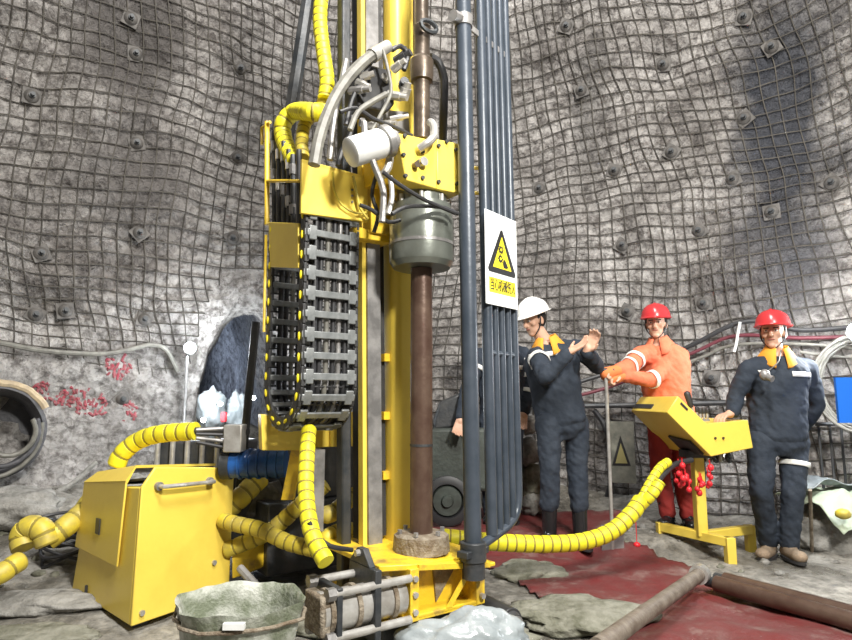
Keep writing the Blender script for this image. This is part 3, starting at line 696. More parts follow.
# hoses round the head
for pts, r, m, t_ in [([(314, 165), (320, 135), (332, 103), (348, 78), (366, 60), (384, 48)], .028, DIRTW, .30), ([(383, 50), (388, 70), (391, 92), (382, 112), (372, 130)], .009, DIRTW, .33),
                      ([(340, 112), (356, 108), (372, 118), (396, 128), (412, 136)], .010, BLK2, .34), ([(350, 130), (358, 112), (372, 102), (386, 94)], .014, DIRTW, .34),
                      ([(364, 122), (366, 140), (374, 165), (383, 190), (382, 222)], .016, STEEL, .40), ([(386, 140), (390, 152), (388, 168), (382, 176)], .02, STEELB, .36),
                      ([(383, 172), (400, 185), (425, 200), (455, 213)], .010, BLK2, .50), ([(392, 214), (405, 207), (425, 206), (445, 208), (458, 214)], .010, BLK2, .47),
                      ([(360, 205), (372, 210), (388, 222), (400, 220)], .010, BLK2, .36), ([(352, 116), (350, 135), (342, 150), (338, 166)], .014, BLK2, .22),
                      ([(346, 60), (340, 90), (334, 120), (330, 160)], .016, STEEL, .10), ([(372, 60), (362, 80), (352, 100), (346, 125)], .012, BLK2, .26),
                      ([(376, 176), (372, 195), (378, 215), (374, 232)], .010, BLK2, .22), ([(390, 176), (392, 196), (388, 214)], .013, STEELB, .38), ([(392, 50), (400, 46), (408, 54), (404, 70)], .013, BLACK, .30)]:
    hose('rubber_hose' if m is BLK2 else 'hydraulic_hose', [TP(u, v, t_) for u, v in pts], r, m, R, n=8)
# silver nozzle on the pale hose
MB().cyl(TP(372, 56, .30), TP(388, 46, .30), .036, .03, 14).build('nozzle', STEELB, R)
# ---- cable chain
SN, SF = -.60, -.325; TN, TF = .10, -.38
rad = (TN-TF)/2; tcx = (TN+TF)/2; zc0 = SP(285, 430, SN).z + rad
zR = TP(330, 216, TN).z; zL = SP(282, 262, SN).z
path = []; pitch = .098
zt = zR
while zt > zc0: path.append((TN, zt, 0)); zt -= pitch
na = int(PI*rad/pitch)
off = (zc0-zt)/rad
a = off if off > 0 else 0
while a < PI: path.append((tcx+rad*math.cos(a), zc0-rad*math.sin(a), a)); a += pitch/rad
zt = zc0 + (a-PI)*rad
while zt < zL+.25: path.append((TF, zt, PI)); zt += pitch
chain = MB()
th_ = .014
# hose bundle carried inside
def chp(k, inset, s):
    t_, z_, a_ = k; return rig(s, t_-math.cos(a_)*inset, z_+math.sin(a_)*inset)
cho2 = MB().tube([chp(k, .028, SN+.06) for k in path], .016, 8).build('cable_chain', BLK2, R, smooth=60, label='black cable carrier chain with grey cross bars')
for i, (s, m) in enumerate(((-.51, BLK2), (-.475, DIRTW), (-.44, BLK2), (-.41, STEEL), (-.375, BLK2))): MB().tube([chp(k, .028, s) for k in path], .013, 8).build('carried_hose', m, cho2, smooth=60)
link = None
for i, k in enumerate(path):
    t_, z_, a_ = k
    if link is None:
        # link modelled around origin: x = width (A), y = outward, z = along
        lb = MB()
        W = SF-SN
        for x in (0, -W):
            lb.box((x, -.03, 0), (.016, .062, .094))
            lb.cyl(V((x-.010, -.03, .042)), V((x+.010, -.03, .042)), .022, n=12)
        lb.box((-W/2, -.03, .042), (W, .010, .010))
        lo = lb.build('chain_link', BLACK, cho2, bevel=.003, raw=True)
        bb = MB().box((-W/2, .003, 0), (W, .012, .034)); bb.box((-.03, .003, 0), (.04, .014, .07)); bb.box((-W+.03, .003, 0), (.04, .014, .07)); bb.build('cross_bar', GREYP, lo, bevel=.004, raw=True)
        MB().box((-W/2, -.062, 0), (W, .010, .03)).build('inner_bar', GREYP, lo, bevel=.004, raw=True)
        MB().ell((.012, -.03, -.008), (.006, .009, .021)).build('yellow_dot', SIGNY, lo, raw=True)
        MB().box((.009, .002, 0), (.004, .006, .03)).build('rim_mark', GREYP, lo, raw=True)
        link = lo; L_ = lo
        link_kids = list(lo.children)
    else:
        L_ = link.copy(); C.objects.link(L_)
        for chd in link_kids:
            c = chd.copy(); C.objects.link(c); c.parent = L_
    out = (B*math.cos(a_) - UP*math.sin(a_)); al = (UP*math.cos(a_)+B*math.sin(a_))
    mtx = Matrix((-A, out, al)).transposed().to_4x4()
    L_.parent = cho2; L_.rotation_mode = 'QUATERNION'; L_.rotation_quaternion = mtx.to_quaternion(); 
    L_.location = rig(SN, t_, z_) - wpos(cho2)
fix = 0
# chain covers
MB().prism([TP(302, 159, .125), TP(368, 177, .125), TP(368, 222, .125), TP(301, 213, .125)], -B*.02).build('chain_cover', YEL, R, bevel=.004, label='bright yellow cover plate above the chain')
MB().prism([TP(302, 159, .125), TP(368, 177, .125), TP(368, 180, .02), TP(304, 162, .02)], -UP*.015).build('cover_lip', YEL, R)
for u, v in ((352, 190), (352, 196), (352, 202)): p = TP(u, v, .125); MB().cyl(p, p+B*.006, .006, n=8).build('bolt', STEEL, R)
hose('cable_loop', [TP(333, 172, .15), TP(334, 190, .15), TP(342, 205, .15), (TP(356, 213, .15)), TP(368, 212, .15)], .006, HOSED, R, n=6)
hose('cable_loop', [TP(353, 176, .15), TP(356, 190, .15), TP(360, 208, .15), TP(368, 219, .15)], .008, HOSED, R, n=6)
MB().prism([SP(268, 222, SN-.015), SP(298, 223, SN-.015), SP(298, 268, SN-.015), SP(270, 267, SN-.015)], A*.015).build('chain_bracket', YEL, R, bevel=.004)
# left frame with hose couplings
MB().tube([SP(267, 122, SN), SP(267, 225, SN)], .014, 8).build('frame_bar', YELD, R)
MB().tube([SP(266, 235, SN-.02), SP(264, 332, SN-.02)], .008, 8).build('frame_bar', YELD, R)
MB().tube([SP(266, 181, SN), SP(300, 181, SN)], .009, 8).build('frame_bar', YELD, R)
MB().tube([SP(270, 122, SN), SP(262, 128, SN), SP(262, 145, SN)], .009, 8).build('frame_bar', YELD, R)
MB().tube([SP(299, 150, SN+.01), SP(299, 228, SN+.01)], .014, 8).build('frame_bar', BLACK, R)
for k, (u, va, vb_) in enumerate([(274, 132, 228), (279, 140, 226), (284, 142, 228), (289, 150, 226), (293, 155, 228)]):
    hz = MB().tube([SP(u, va, SN+.03), SP(u+.6, vb_, SN+.03)], .015, 8).build('hydraulic_hose', BLK2 if k % 2 else DARK, R)
    for vv in (va+10, va+38+3*k): MB().cyl(SP(u, vv, SN+.03), SP(u, vv+10, SN+.03), .021, n=8).build('coupling', STEELB if k % 2 else STEEL, hz)
# ---- safety guard (hinged gate of blue grey pipes)
gd = V((math.sin(math.radians(40)), math.cos(math.radians(40)), 0)); gp0 = D(473, 545, 2.85); gn = V((gd.y, -gd.x, 0))
gt = D(463, 0, 2.85)
lean = (gt-gp0)/(gt.z-gp0.z)
def gq(w, z): return V((gp0.x, gp0.y, 0)) + gd*w + lean*(z-gp0.z) + UP*gp0.z*0 + UP*0 if False else V((gp0.x+lean.x*(z-gp0.z)+gd.x*w, gp0.y+lean.y*(z-gp0.z)+gd.y*w, z))
GT = 4.2
g0 = MB().tube([gq(0, gp0.z-.10), gq(0, GT)], .040, 20).build('safety_guard', BLUEP, R, label='hinged guard of blue grey pipes')
zbh = .50
for w, r in ((.155, .028), (.225, .019), (.285, .019), (.345, .019)):
    MB().tube([gq(w, .44+.15*w), gq(w, GT)], r, 14).build('guard_pipe', BLUEP, g0)
hz = gq(.405, .62)
MB().tube(spline([gq(.03, .425), gq(.155, .45), gq(.30, .485), gq(.375, .53), gq(.402, .62), gq(.405, .8)], .03) + [gq(.405, GT)], .022, 14).build('guard_pipe', BLUEP, g0)
for z in (1.333, 1.60): MB().tube([gq(.155, z), gq(.405, z)], .015, 12).build('cross_bar', BLUEP, g0)
zt_ = D(468, 22, 2.85).z
MB().box(gq(.2, zt_)+gn*.0, (.44, .012, .035), (gd, gn, UP)).build('clamp_strap', STEEL, g0, bevel=.003)
MB()._lathe(gq(0, zt_-.03), UP, [(0, .046), (.06, .046)], 20).build('clamp_collar', STEEL, g0)
MB().cyl(gq(-.09, zt_-.01), gq(-.03, zt_), .03, n=10).build('clamp_bolt', STEEL, g0)
cb = MB()._lathe(gq(0, gp0.z-.07), UP, [(0, .06), (.085, .06)], 18); cb.box(gq(0, gp0.z-.03), (.17, .06, .03), (gd, gn, UP)); cb.build('hinge_clamp', DARK, g0, bevel=.004)
MB()._lathe(gq(0, .30), UP, [(0, .052), (.10, .052)], 16).build('hinge_foot', DARK, g0)
# yellow lugs seen between the pipes
for v in (168, 193): MB().cyl(D(468, v, 3.3), D(482, v, 3.3), .012, n=8).build('lug', YEL, R)
# warning sign on the guard
def gproj(u, v):
    pl = gq(0, 1.5)+gn*.035; r = ray(u, v); k = (pl-CAM).dot(gn)/r.dot(gn); return CAM+r*k
c00, c10 = gproj(485.5, 301), gproj(517, 312); c01, c11 = gproj(485, 208), gproj(516, 222.5)
w_ = ((c10-c00).dot(gd)+(c11-c01).dot(gd))/2; h_ = ((c01-c00).z+(c11-c10).z)/2; so = (c00+c10+c01+c11)/4
sg = MB().box(so, (w_, .006, h_), (gd, gn, UP)).build('warning_sign', SIGNW, g0, bevel=.0015, label='white sign with yellow warning triangle')
if gn.dot(CAM-so) < 0: gn = -gn
def sq(x, y, e=.0045): return so + gd*(x*w_/2) + UP*(y*h_/2) + gn*e
def flat(name, pts, e, m, th=.0012): return MB().prism([sq(x, y, e) for x, y in pts], gn*th).build(name, m, sg)
ty0, ty1 = -.28, .66
flat('triangle_border', [(-.82, ty0-.03), (-.88, ty0+.04), (-.06, ty1), (.06, ty1), (.88, ty0+.04), (.82, ty0-.03)], .003, SIGNK)
flat('triangle_field', [(-.58, ty0+.09), (0, ty1-.15), (.58, ty0+.09)], .0044, SIGNY)
ic = MB()
def disc(cx, cy, rx, ry, e=.0058, n=16): ic.prism([sq(cx+rx*math.cos(2*PI*k/n), cy+ry*math.sin(2*PI*k/n), e) for k in range(n)], gn*.001)
def hole(cx, cy, rx, ry): MB().prism([sq(cx+rx*math.cos(2*PI*k/12), cy+ry*math.sin(2*PI*k/12), .0071) for k in range(12)], gn*.0008).build('pictogram_gap', SIGNY, sg)
for cx, cy in ((-.08, .22), (-.12, .02)):
    disc(cx, cy, .13, .075)
    for k in range(8):
        a = k*PI/4; ic.prism([sq(cx+math.cos(a+d)*.13*q, cy+math.sin(a+d)*.075*q, .0058) for d, q in ((-.18, .9), (.18, .9), (.14, 1.3), (-.14, 1.3))], gn*.001)
ic.prism([sq(x, y, .0058) for x, y in ((.02, -.06), (.10, .04), (.2, .0), (.36, -.12), (.30, -.16), (.08, -.16))], gn*.001)
ic.build('pictogram', SIGNK, sg)
for cx, cy in ((-.08, .22), (-.12, .02)): hole(cx, cy, .055, .032)
flat('caption_band', [(-.82, -.74), (.86, -.74), (.86, -.42), (-.82, -.42)], .003, SIGNY)
fc = bpy.data.curves.new('caption', 'FONT'); fc.body = '当心机械伤人'; fc.size = .2; fc.extrude = .0006; fc.align_x = 'CENTER'; fc.align_y = 'CENTER'
ft = bpy.data.objects.new('caption_text', fc); C.objects.link(ft); bpy.context.view_layer.update(); cm = bpy.data.meshes.new_from_object(ft.evaluated_get(bpy.context.evaluated_depsgraph_get())); bpy.data.objects.remove(ft)
cm.materials.clear(); cm.materials.append(SIGNK); fo = bpy.data.objects.new('caption', cm); C.objects.link(fo)
wd = max(x.co.x for x in cm.vertices)-min(x.co.x for x in cm.vertices); hd_ = max(x.co.y for x in cm.vertices)-min(x.co.y for x in cm.vertices)
fo.parent = sg; fo.rotation_mode = 'QUATERNION'; xx = gd; 
mt_ = Matrix((xx, UP, xx.cross(UP))).transposed()
fo.rotation_quaternion = mt_.to_quaternion(); fo.scale = (w_*.78/wd, h_*.13/hd_, 1); fo.location = sq(.02, -.58, .006)-wpos(sg)
# ------------------------------------------------------------------ yellow sleeved hoses
def sl(pts, r, m, label, parent=None, cat='hose', grp=None, pitch=.055):
    o = sleeve('sleeved_hose', pts, r, m, parent, pitch)
    if label: tag(o, label, cat, grp)
    return o
sl([D(322, -12, 3.1), D(320, 20, 3.1), D(323, 50, 3.08), D(327, 80, 3.05), D(325, 98, 3.05)], .040, HOSEY, 'bright yellow sleeved hose hanging down from the top beside the mast', pitch=.045)
sl([SP(296, 163, SN+.06), SP(288, 150, SN+.06), SP(283, 135, SN+.06), SP(284, 122, SN+.06), SP(295, 112, SN+.1), D(312, 112, 2.95), D(330, 113, 3.1), D(346, 114, 3.2)], .048, HOSEY, 'yellow sleeved hose looping over the chain top', pitch=.05)
sl([D(325, 98, 3.08), D(318, 112, 3.1), D(306, 122, 3.1), D(302, 140, 3.05), D(303, 158, 3.0)], .034, HOSED, 'short dusty yellow hose stub between the loop and the cover plate', pitch=.045)
sl([D(309, 428, 2.95), D(307, 455, 2.85), D(306, 490, 2.75), D(309, 520, 2.65), D(315, 542, 2.58), D(326, 562, 2.52)], .036, HOSEY, 'bright yellow sleeved hose dropping from the chain to the clamp', pitch=.05)
sl([D(116, 466, 3.6), D(122, 454, 3.6), D(138, 441, 3.6), D(160, 434, 3.55), D(196, 431, 3.5)], .052, HOSEY, 'yellow sleeved hose arching over the back of the cabinet', pitch=.07)
hose_b = hose('rubber_hose', [D(192, 431, 3.5), D(220, 431, 3.5), D(248, 432, 3.45)], .022, BLK2); tag(hose_b, 'black hose end leaving the arched yellow sleeve', 'hose')
sl([D(92, 500, 3.7), D(81, 514, 3.6), D(64, 528, 3.5), D(47, 540, 3.45)], .060, HOSED, 'dusty yellow sleeved hose leaving the cabinet towards the black coil', pitch=.085)
sl([D(48, 545, 3.42), D(42, 530, 3.42), D(30, 527, 3.42), D(22, 536, 3.42), D(24, 548, 3.4)], .062, HOSED, 'yellow elbow-shaped hose piece on the black cable coil', pitch=.06)
sl([D(22, 560, 3.35), D(12, 566, 3.3), D(0, 574, 3.25), D(-20, 580, 3.2)], .052, HOSED, 'yellow hose end running out at the left edge', pitch=.07)
sl([D(262, 476, 3.7), D(250, 488, 3.65), D(238, 500, 3.6), D(222, 514, 3.6)], .060, HOSED, 'thick dusty hose under the blue motor', pitch=.07)
sl([D(222, 520, 3.45), D(236, 524, 3.4), D(262, 530, 3.35), D(287, 542, 3.3), D(314, 549, 3.25)], .042, HOSED, 'dusty yellow hose lying between cabinet and clamp', pitch=.055)
sl([D(225, 550, 3.5), D(237, 546, 3.5), D(270, 531, 3.5), D(301, 504, 3.5), D(326, 484, 3.5)], .045, HOSED, 'dusty yellow hose crossing upward behind the hanging hose', pitch=.06)
sl([D(308, 500, 3.2), D(318, 514, 3.2), D(332, 513, 3.2), D(345, 503, 3.25), D(354, 494, 3.3)], .045, HOSED, 'curved yellow hose bending up to the dark feed cylinder', pitch=.06)
sl([D(320, 552, 3.2), D(327, 538, 3.2), D(338, 532, 3.25), D(354, 530, 3.3)], .042, HOSED, 'lowest short yellow hose behind the clamp', pitch=.06)
hose2 = hose('rubber_hose', [D(309, 522, 2.6), D(318, 536, 2.6), D(330, 546, 2.6), D(352, 550, 2.7)], .010, BLK2); tag(hose2, 'thin black hose curving from the yellow hose to the clamp', 'hose')
pts = [D(440, 538, 3.5), D(470, 541, 3.5), G(500, 545, .05)+UP*.0, G(550, 548, .06), G(590, 545, .06), G(612, 537, .10)]
pts = [D(440, 537, 3.6), D(480, 541, 3.62), D(510, 543, 3.65), D(550, 544, 3.7), D(585, 541, 3.75), D(612, 531, 3.8), D(632, 513, 3.85), D(641, 500, 3.9)]
sl(pts, .050, HOSEY, 'thick bright yellow sleeved hose lying across the red mat towards the console', pitch=.055)
sl([D(641, 500, 3.9), D(652, 480, 3.95), D(660, 468, 4.0), D(668, 462, 4.05)], .030, HOSEY, 'upper branch of the yellow hose entering the console', pitch=.045)
sl([D(641, 505, 3.9), D(652, 494, 3.88), D(660, 482, 3.9)], .036, HOSEY, 'lower stubby branch of the yellow hose with open end', pitch=.045)
tag(hose('rubber_hose', [D(656, 484, 3.92), D(664, 474, 4.0), D(676, 464, 4.1), D(692, 460, 4.15)], .018, BLK2), 'black hose joining the yellow hose to the console underside', 'hose')
# black cable coil at left
for k in range(9):
    c = G(45, 570, .05); rr = random.Random(k)
    ptsk = [V((c.x+rr.uniform(-.06, .06)+math.cos(a)*(.20+.05*rr.random()), c.y+.25+math.sin(a)*(.15+.04*rr.random()), .06+.17*abs(math.sin(a*.5+k))+.02*k)) for a in [q*PI/5 for q in range(10)]]
    o = MB().tube(spline(ptsk, .04), .010, 6).build('cable_coil', BLK2)
    tag(o, 'black hose loop tangled beside the yellow elbow at the left', 'cable', 'black hose loops left of the cabinet')
# ------------------------------------------------------------------ console
cs = D(709, 528, 4.28); csr = thing('control_console', 'yellow L-shaped operator console with levers on a three-footed yellow stand', 'control console', gp(cs.x, cs.y))
exv = D(631, 411, 4.75)-D(667, 412.5, 4.12)
exv.z = 0
sd = [(678, 396), (707, 424), (748, 420), (753.4, 448), (711, 456.7), (667, 412.5)]
# side plane: through the post, facing the camera-right
sdn = V((-exv.x, -exv.y, 0)).normalized()
pl0 = D(667, 412.5, 4.12)
def cpj(u, v, k=0.): r = ray(u, v); q = (pl0+exv*k-CAM).dot(sdn)/r.dot(sdn); return CAM+r*q
sp_ = [cpj(u, v) for u, v in sd]
cob = MB().prism(sp_, exv).build('console_box', YEL, csr, bevel=.006)
for u, v in ((715, 438), (723, 438)): p = cpj(u, v); MB().cyl(p, p+sdn*.01, .008, n=8).build('rivet', BRONZE, cob)
e1 = cpj(679, 401)-exv*.02; p = [cpj(681, 402), cpj(688, 409), cpj(687, 411), cpj(680, 404)]; MB().prism(p, sdn*.004).build('slot', BLACK, cob)
pa, pb = cpj(667, 412.5)+exv*.97, cpj(667, 412.5)+exv*.45; upv = (cpj(678, 396)-cpj(667, 412.5)); MB().prism([pa+upv*.2, pb+upv*.2, pb+upv*.45, pa+upv*.45], (cpj(667, 412.5)-cpj(711, 457)).normalized()*.006).build('slot', BLACK, cob)
pq = [cpj(711, 456.7), cpj(690, 436)]; dn = (pq[1]-pq[0]); nrm = exv.normalized().cross(dn.normalized()); 
if nrm.z > 0: nrm = -nrm
MB().prism([pq[0]+dn*.1+exv*.1, pq[0]+dn*.75+exv*.1, pq[0]+dn*.9+exv*.55, pq[0]+dn*.1+exv*.55], nrm*.015).build('hatch', BLACK, cob, label='black hatch on the underside')
# post and feet
def bar(mb, p, q, w): 
    d = (V(q)-V(p)); L = d.length; d.normalize(); y = UP.cross(d) if abs(d.z) < .9 else V((0, 1, 0)).cross(d); y.normalize(); z = d.cross(y)
    mb.box((V(p)+V(q))/2, (L, w, w), (d, y, z))
fA = ZP(662, 548, 0.0); fB = ZP(731, 566, .0); fC = ZP(751, 551, .0); hh = .155
fA.z = fh(fA.x, fA.y)
mid = fA.lerp(fB, .62)
pt = ZP(712, 534, hh)
pb_ = V((mid.x, mid.y, hh))
mbx = MB(); bar(mbx, V((pb_.x, pb_.y, hh)), V((pb_.x, pb_.y, sp_[4].z+.02)), .07); mbx.build('post', YEL, csr, bevel=.004)
mbx = MB(); bar(mbx, V((fA.x, fA.y, hh)), V((fB.x, fB.y, hh)), .06); mbx.build('base_bar', YEL, csr, bevel=.004)
mbx = MB(); bar(mbx, V((pb_.x, pb_.y, hh)), V((fC.x, fC.y, hh)), .06); mbx.build('base_bar', YEL, csr, bevel=.004)
for f in (fA, fB, fC):
    mbx = MB(); bar(mbx, V((f.x, f.y, fh(f.x, f.y)-.01)), V((f.x, f.y, hh+.03)), .06); mbx.build('leg', YEL, csr, bevel=.004)
mbx = MB(); mbx.box(V((pb_.x, pb_.y, sp_[4].z-.0)), (.2, .14, .05)); mbx.build('mount', DARK, csr)
# levers on the top
lvb = cpj(722, 423)+exv*.5
for k, (u, v, hgt) in enumerate([(706, 400, .16), (716, 412, .09), (722, 411, .08), (728, 410, .08), (734, 410, .08)]):
    b = cpj(u+6 if k == 0 else u, 425)+exv*(.35+.05*k); tpt = b+UP*hgt+V((-.03 if k == 0 else 0, 0, 0))
    lv = MB().cyl(b-UP*.02, tpt, .009, n=8).build('lever', STEELB, csr)
    (MB().cap(tpt-UP*.03, tpt+UP*.05+V((-.02, 0, 0)), .02, .024) if k == 0 else MB().cap(tpt, tpt+UP*.02, .014, .014)).build('grip', BLACK, lv)
MB().box(cpj(712, 427)+exv*.45+UP*.02, (.22, .12, .05)).build('valve_bank', STEEL, csr, bevel=.005)
for k in range(6):
    u = 715+k*7; hose('rubber_hose', [cpj(u, 451)+exv*.4, cpj(u-3, 462)+exv*.4, cpj(u+6, 466)+exv*.5, cpj(u+10, 455)+exv*.6], .012, BLK2 if k % 2 else STEELB, csr, n=6)
# red caps hanging under the console
rr = random.Random(3)
for k in range(22):
    u = 688+rr.gauss(0, 11); v = 481+rr.gauss(0, 7); p = D(u, v, 4.05+rr.uniform(-.05, .1)); r = rr.uniform(.014, .022)
    mb = MB().ell(p, (r, r, r*1.1), n=8, m=6); mb.tube([p, p+V((rr.uniform(-.02, .02), 0, .05))], .004, 4); 
    tag(mb.build('dust_cap', REDP), 'small red plastic dust cap in the cluster hung under the console', 'cap', 'red dust caps under the console')
p = G(637, 547, .015); mb = MB().ell(p+UP*.015, (.025, .025, .02)); mb.tube([p+UP*.03, p+V((0, 0, .24))], .003, 4); tag(mb.build('dust_cap', REDP), 'lone red cap with a thread on the ground left of the console foot', 'cap')
# ------------------------------------------------------------------ people
def frame_from(fwd, up=UP):
    f = V(fwd).normalized(); x = f.cross(V(up)).normalized(); u = x.cross(f).normalized(); return x, f, u     # right, forward, up
def interp(sec, h):
    for i in range(len(sec)-1):
        if sec[i][0] <= h <= sec[i+1][0]:
            k = (h-sec[i][0])/(sec[i+1][0]-sec[i][0]); return [sec[i][j]+(sec[i+1][j]-sec[i][j])*k for j in range(1, 3)]
    return sec[-1][1:3]
TORSO = [(-.08, .165, .115), (.0, .175, .12), (.12, .165, .115), (.25, .175, .12), (.38, .19, .125), (.46, .17, .11), (.52, .10, .08)]
def MBVH(o, off):
    from mathutils.bvhtree import BVHTree
    return BVHTree.FromPolygons([x.co+off for x in o.data.vertices], [tuple(p.vertices) for p in o.data.polygons])
def person(label, J, face, body_fwd, top, trousers, boot, helmet, collar=AMBER, gloves=None, strips=(), look_up=0, hands=None, sz=1., chest_strip=None, boot_h=.12, badge=False, hold=None):
    pel, nk, hd_ = J['pelvis'], J['neck'], J['head']
    spn = (nk-pel); spl = spn.length; su = spn.normalized()
    bx, bf, bu = frame_from(body_fwd, su); bf = bu_ = None or bf
    gnd = (J['anL']+J['anR'])/2; root = thing('person', label, 'person', V((gnd.x, gnd.y, min(J['anL'].z, J['anR'].z)-.09)))
    def ts(h, g=0., ks=1.): # torso ring
        rx, ry = interp(TORSO, h); c = pel + su*(h*spl/.54); rx = (rx*ks+g)*sz; ry = (ry*ks+g)*sz; return c, rx, ry
    def torso(mb, hs, g, ks=1.):
        vs = []; n = 20
        for h in hs:
            c, rx, ry = ts(h, g, ks); vs += [c + bx*rx*math.cos(2*PI*j/n) + bf*ry*math.sin(2*PI*j/n) for j in range(n)]
        m = len(hs); fs = [(i*n+j, i*n+(j+1) % n, (i+1)*n+(j+1) % n, (i+1)*n+j) for i in range(m-1) for j in range(n)] + [tuple(range(n))[::-1], tuple((m-1)*n+j for j in range(n))]
        mb.add(vs, fs)
    # continuous body
    b = MB(); torso(b, [-.08, 0, .12, .25, .38, .46, .52], 0, .85)
    hx, hf, hu = frame_from(face)
    b.cap(nk-su*.05, hd_-hu*.06, .055, .052)
    b.ell(hd_+hu*.02-hf*.008, (.073, .092, .098), (hx, hf, hu)); b.ell(hd_+hf*.022-hu*.055, (.054, .062, .062), (hx, hf, hu)); b.ell(hd_+hf*.055-hu*.095, (.028, .026, .022), (hx, hf, hu))
    b.cap(hd_+hf*.083+hu*.008, hd_+hf*.103-hu*.028, .009, .014); b.ell(hd_+hf*.09-hu*.030, (.019, .012, .010), (hx, hf, hu))
    for sgn in (-1, 1):
        b.ell(hd_+hx*sgn*.076-hf*.005-hu*.012, (.010, .020, .032), (hx, hf, hu)); b.ell(hd_+hx*sgn*.042+hf*.056-hu*.022, (.020, .018, .020), (hx, hf, hu))
    for s in 'LR':
        sh, el, wr = J['sh'+s], J['el'+s], J['wr'+s]
        b.cap(sh, el, .05, .042); b.cap(el, wr, .042, .028)
        hp, kn, an = J['hip'+s], J['kn'+s], J['an'+s]
        b.cap(hp, kn, .08, .055); b.cap(kn, an, .055, .038)
        # hand
        hv, pn, curl = (hands or {}).get(s, (None, None, .5))
        hv = V(hv).normalized() if hv else (wr-el).normalized(); pn = V(pn).normalized() if pn else V((0, -1, 0)); pn = (pn-hv*pn.dot(hv)).normalized(); sd_ = hv.cross(pn)
        tsn = 1 if s == 'R' else -1; hs_ = 1.1
        b.cap(wr, wr+hv*.03, .027, .030)
        for q in range(4):
            o0 = sd_*(q-1.5)*.020*hs_; b.cap(wr+hv*.02+o0*.6, wr+hv*.085*hs_+o0, .016, .012)
            L = (.070, .080, .075, .058)[q if tsn > 0 else 3-q]*hs_; p0 = wr+hv*.088*hs_+o0*1.15; dirn = hv.copy()
            for kk, fr in enumerate((.45, .32, .23)):
                ang = curl*(.6+.45*kk); dirn = (hv*math.cos(curl*(.5+.75*kk)) + pn*math.sin(curl*(.5+.75*kk)) + o0*.8).normalized(); p1 = p0+dirn*L*fr; b.cap(p0, p1, .0098, .0088, 8); p0 = p1
        th0 = wr+hv*.03+sd_*(-tsn)*.028; th1 = th0+(hv*.6-sd_*tsn*.7+pn*.3).normalized()*.04; th2 = th1+(hv*.85-sd_*tsn*.2+pn*.35).normalized()*.034; b.cap(th0, th1, .014, .011, 8); b.cap(th1, th2, .011, .009, 8)
    body = b.build('body', gloves_mat_body(gloves), root, remesh=.0068, sm=2)
    # face details
    for sgn in (-1, 1):
        e = hd_+hx*sgn*.030+hf*.078+hu*.006
        MB().ell(e, (.013, .008, .007), (hx, hf, hu), 10, 6).build('eye', EYEW, root); MB().ell(e+hf*.005, (.006, .005, .006), (hx, hf, hu), 8, 6).build('iris', HAIR, root)
        MB().cap(e+hu*.018-hx*.014+hf*.006, e+hu*.018+hx*.014+hf*.004, .004, .004, 6).build('eyebrow', HAIR, root)
    MB().ell(hd_+hf*.083-hu*.056, (.022, .008, .006), (hx, hf, hu), 10, 6).build('mouth', MOUTH, root)
    MB().ell(hd_+hu*.018-hf*.020, (.079, .086, .098), (hx, hf, hu), 18, 12).build('hair', HAIR, root)
    # helmet
    hmx = hd_+hu*.050; vs = []; n = 28; prof = [(0, 1.20, 1), (.004, 1.08, 0), (.02, 1.06, 0), (.05, 1.0, 0), (.08, .85, 0), (.103, .6, 0), (.116, .3, 0), (.120, .02, 0)]
    for (h, k, brim) in [(.004, .98, 0), (-.006, 1.12, 1)] + prof:
        for j in range(n):
            a = 2*PI*j/n; fr = max(0, math.sin(a)); rx, ry = .105*k, .128*k
            if brim: ry += .035*fr*fr
            ridge = .008*max(0, 1-abs(math.cos(a))*4) if not brim and h > .02 else 0
            vs.append(hmx + hx*rx*math.cos(a) + hf*(ry*math.sin(a)-.006) + hu*(h-(.014*fr if brim else 0)+ridge))
    m = len(prof)+2; fs = [(i*n+j, i*n+(j+1) % n, (i+1)*n+(j+1) % n, (i+1)*n+j) for i in range(m-1) for j in range(n)] + [tuple((m-1)*n+j for j in range(n)), tuple(range(n))[::-1]]
    MB().add(vs, fs).build('helmet', helmet, root, smooth=50)
    st_ = [hd_+hx*s_*.080+hu*.04-hf*.0 for s_ in (-1, 1)]
    MB().tube(spline([st_[0], hd_-hx*.07-hu*.05+hf*.02, hd_+hf*.05-hu*.115, hd_+hx*.07-hu*.05+hf*.02, st_[1]], .02), .005, 6).build('chin_strap', BLACK, root)
    # jacket
    j = MB(); torso(j, [-.09, 0, .12, .25, .38, .45, .50], .018)
    for s in 'LR':
        sh, el, wr = J['sh'+s], J['el'+s], J['wr'+s]; cc = pel+su*(spl*.83)
        j.cap(cc.lerp(sh, .55), sh, .085, .072); j.cap(sh, el, .072, .060); j.cap(el, el.lerp(wr, .93), .060, .047)
    jo = j.build('jacket', top, root, remesh=.010, sm=4, wr=.010)
    # trousers
    t = MB(); torso(t, [-.12, -.06, 0, .05], .006)
    for s in 'LR':
        hp, kn, an = J['hip'+s], J['kn'+s], J['an'+s]; t.cap(hp, kn, .098, .076); t.cap(kn, kn.lerp(an, (.95 if boot_h < .2 else .55)), .076, .064 if boot_h < .2 else .07)
    to = t.build('trousers', trousers, root, remesh=.010, sm=4, wr=.010)
    jb = MBVH(jo, wpos(root)); tb = MBVH(to, wpos(root))
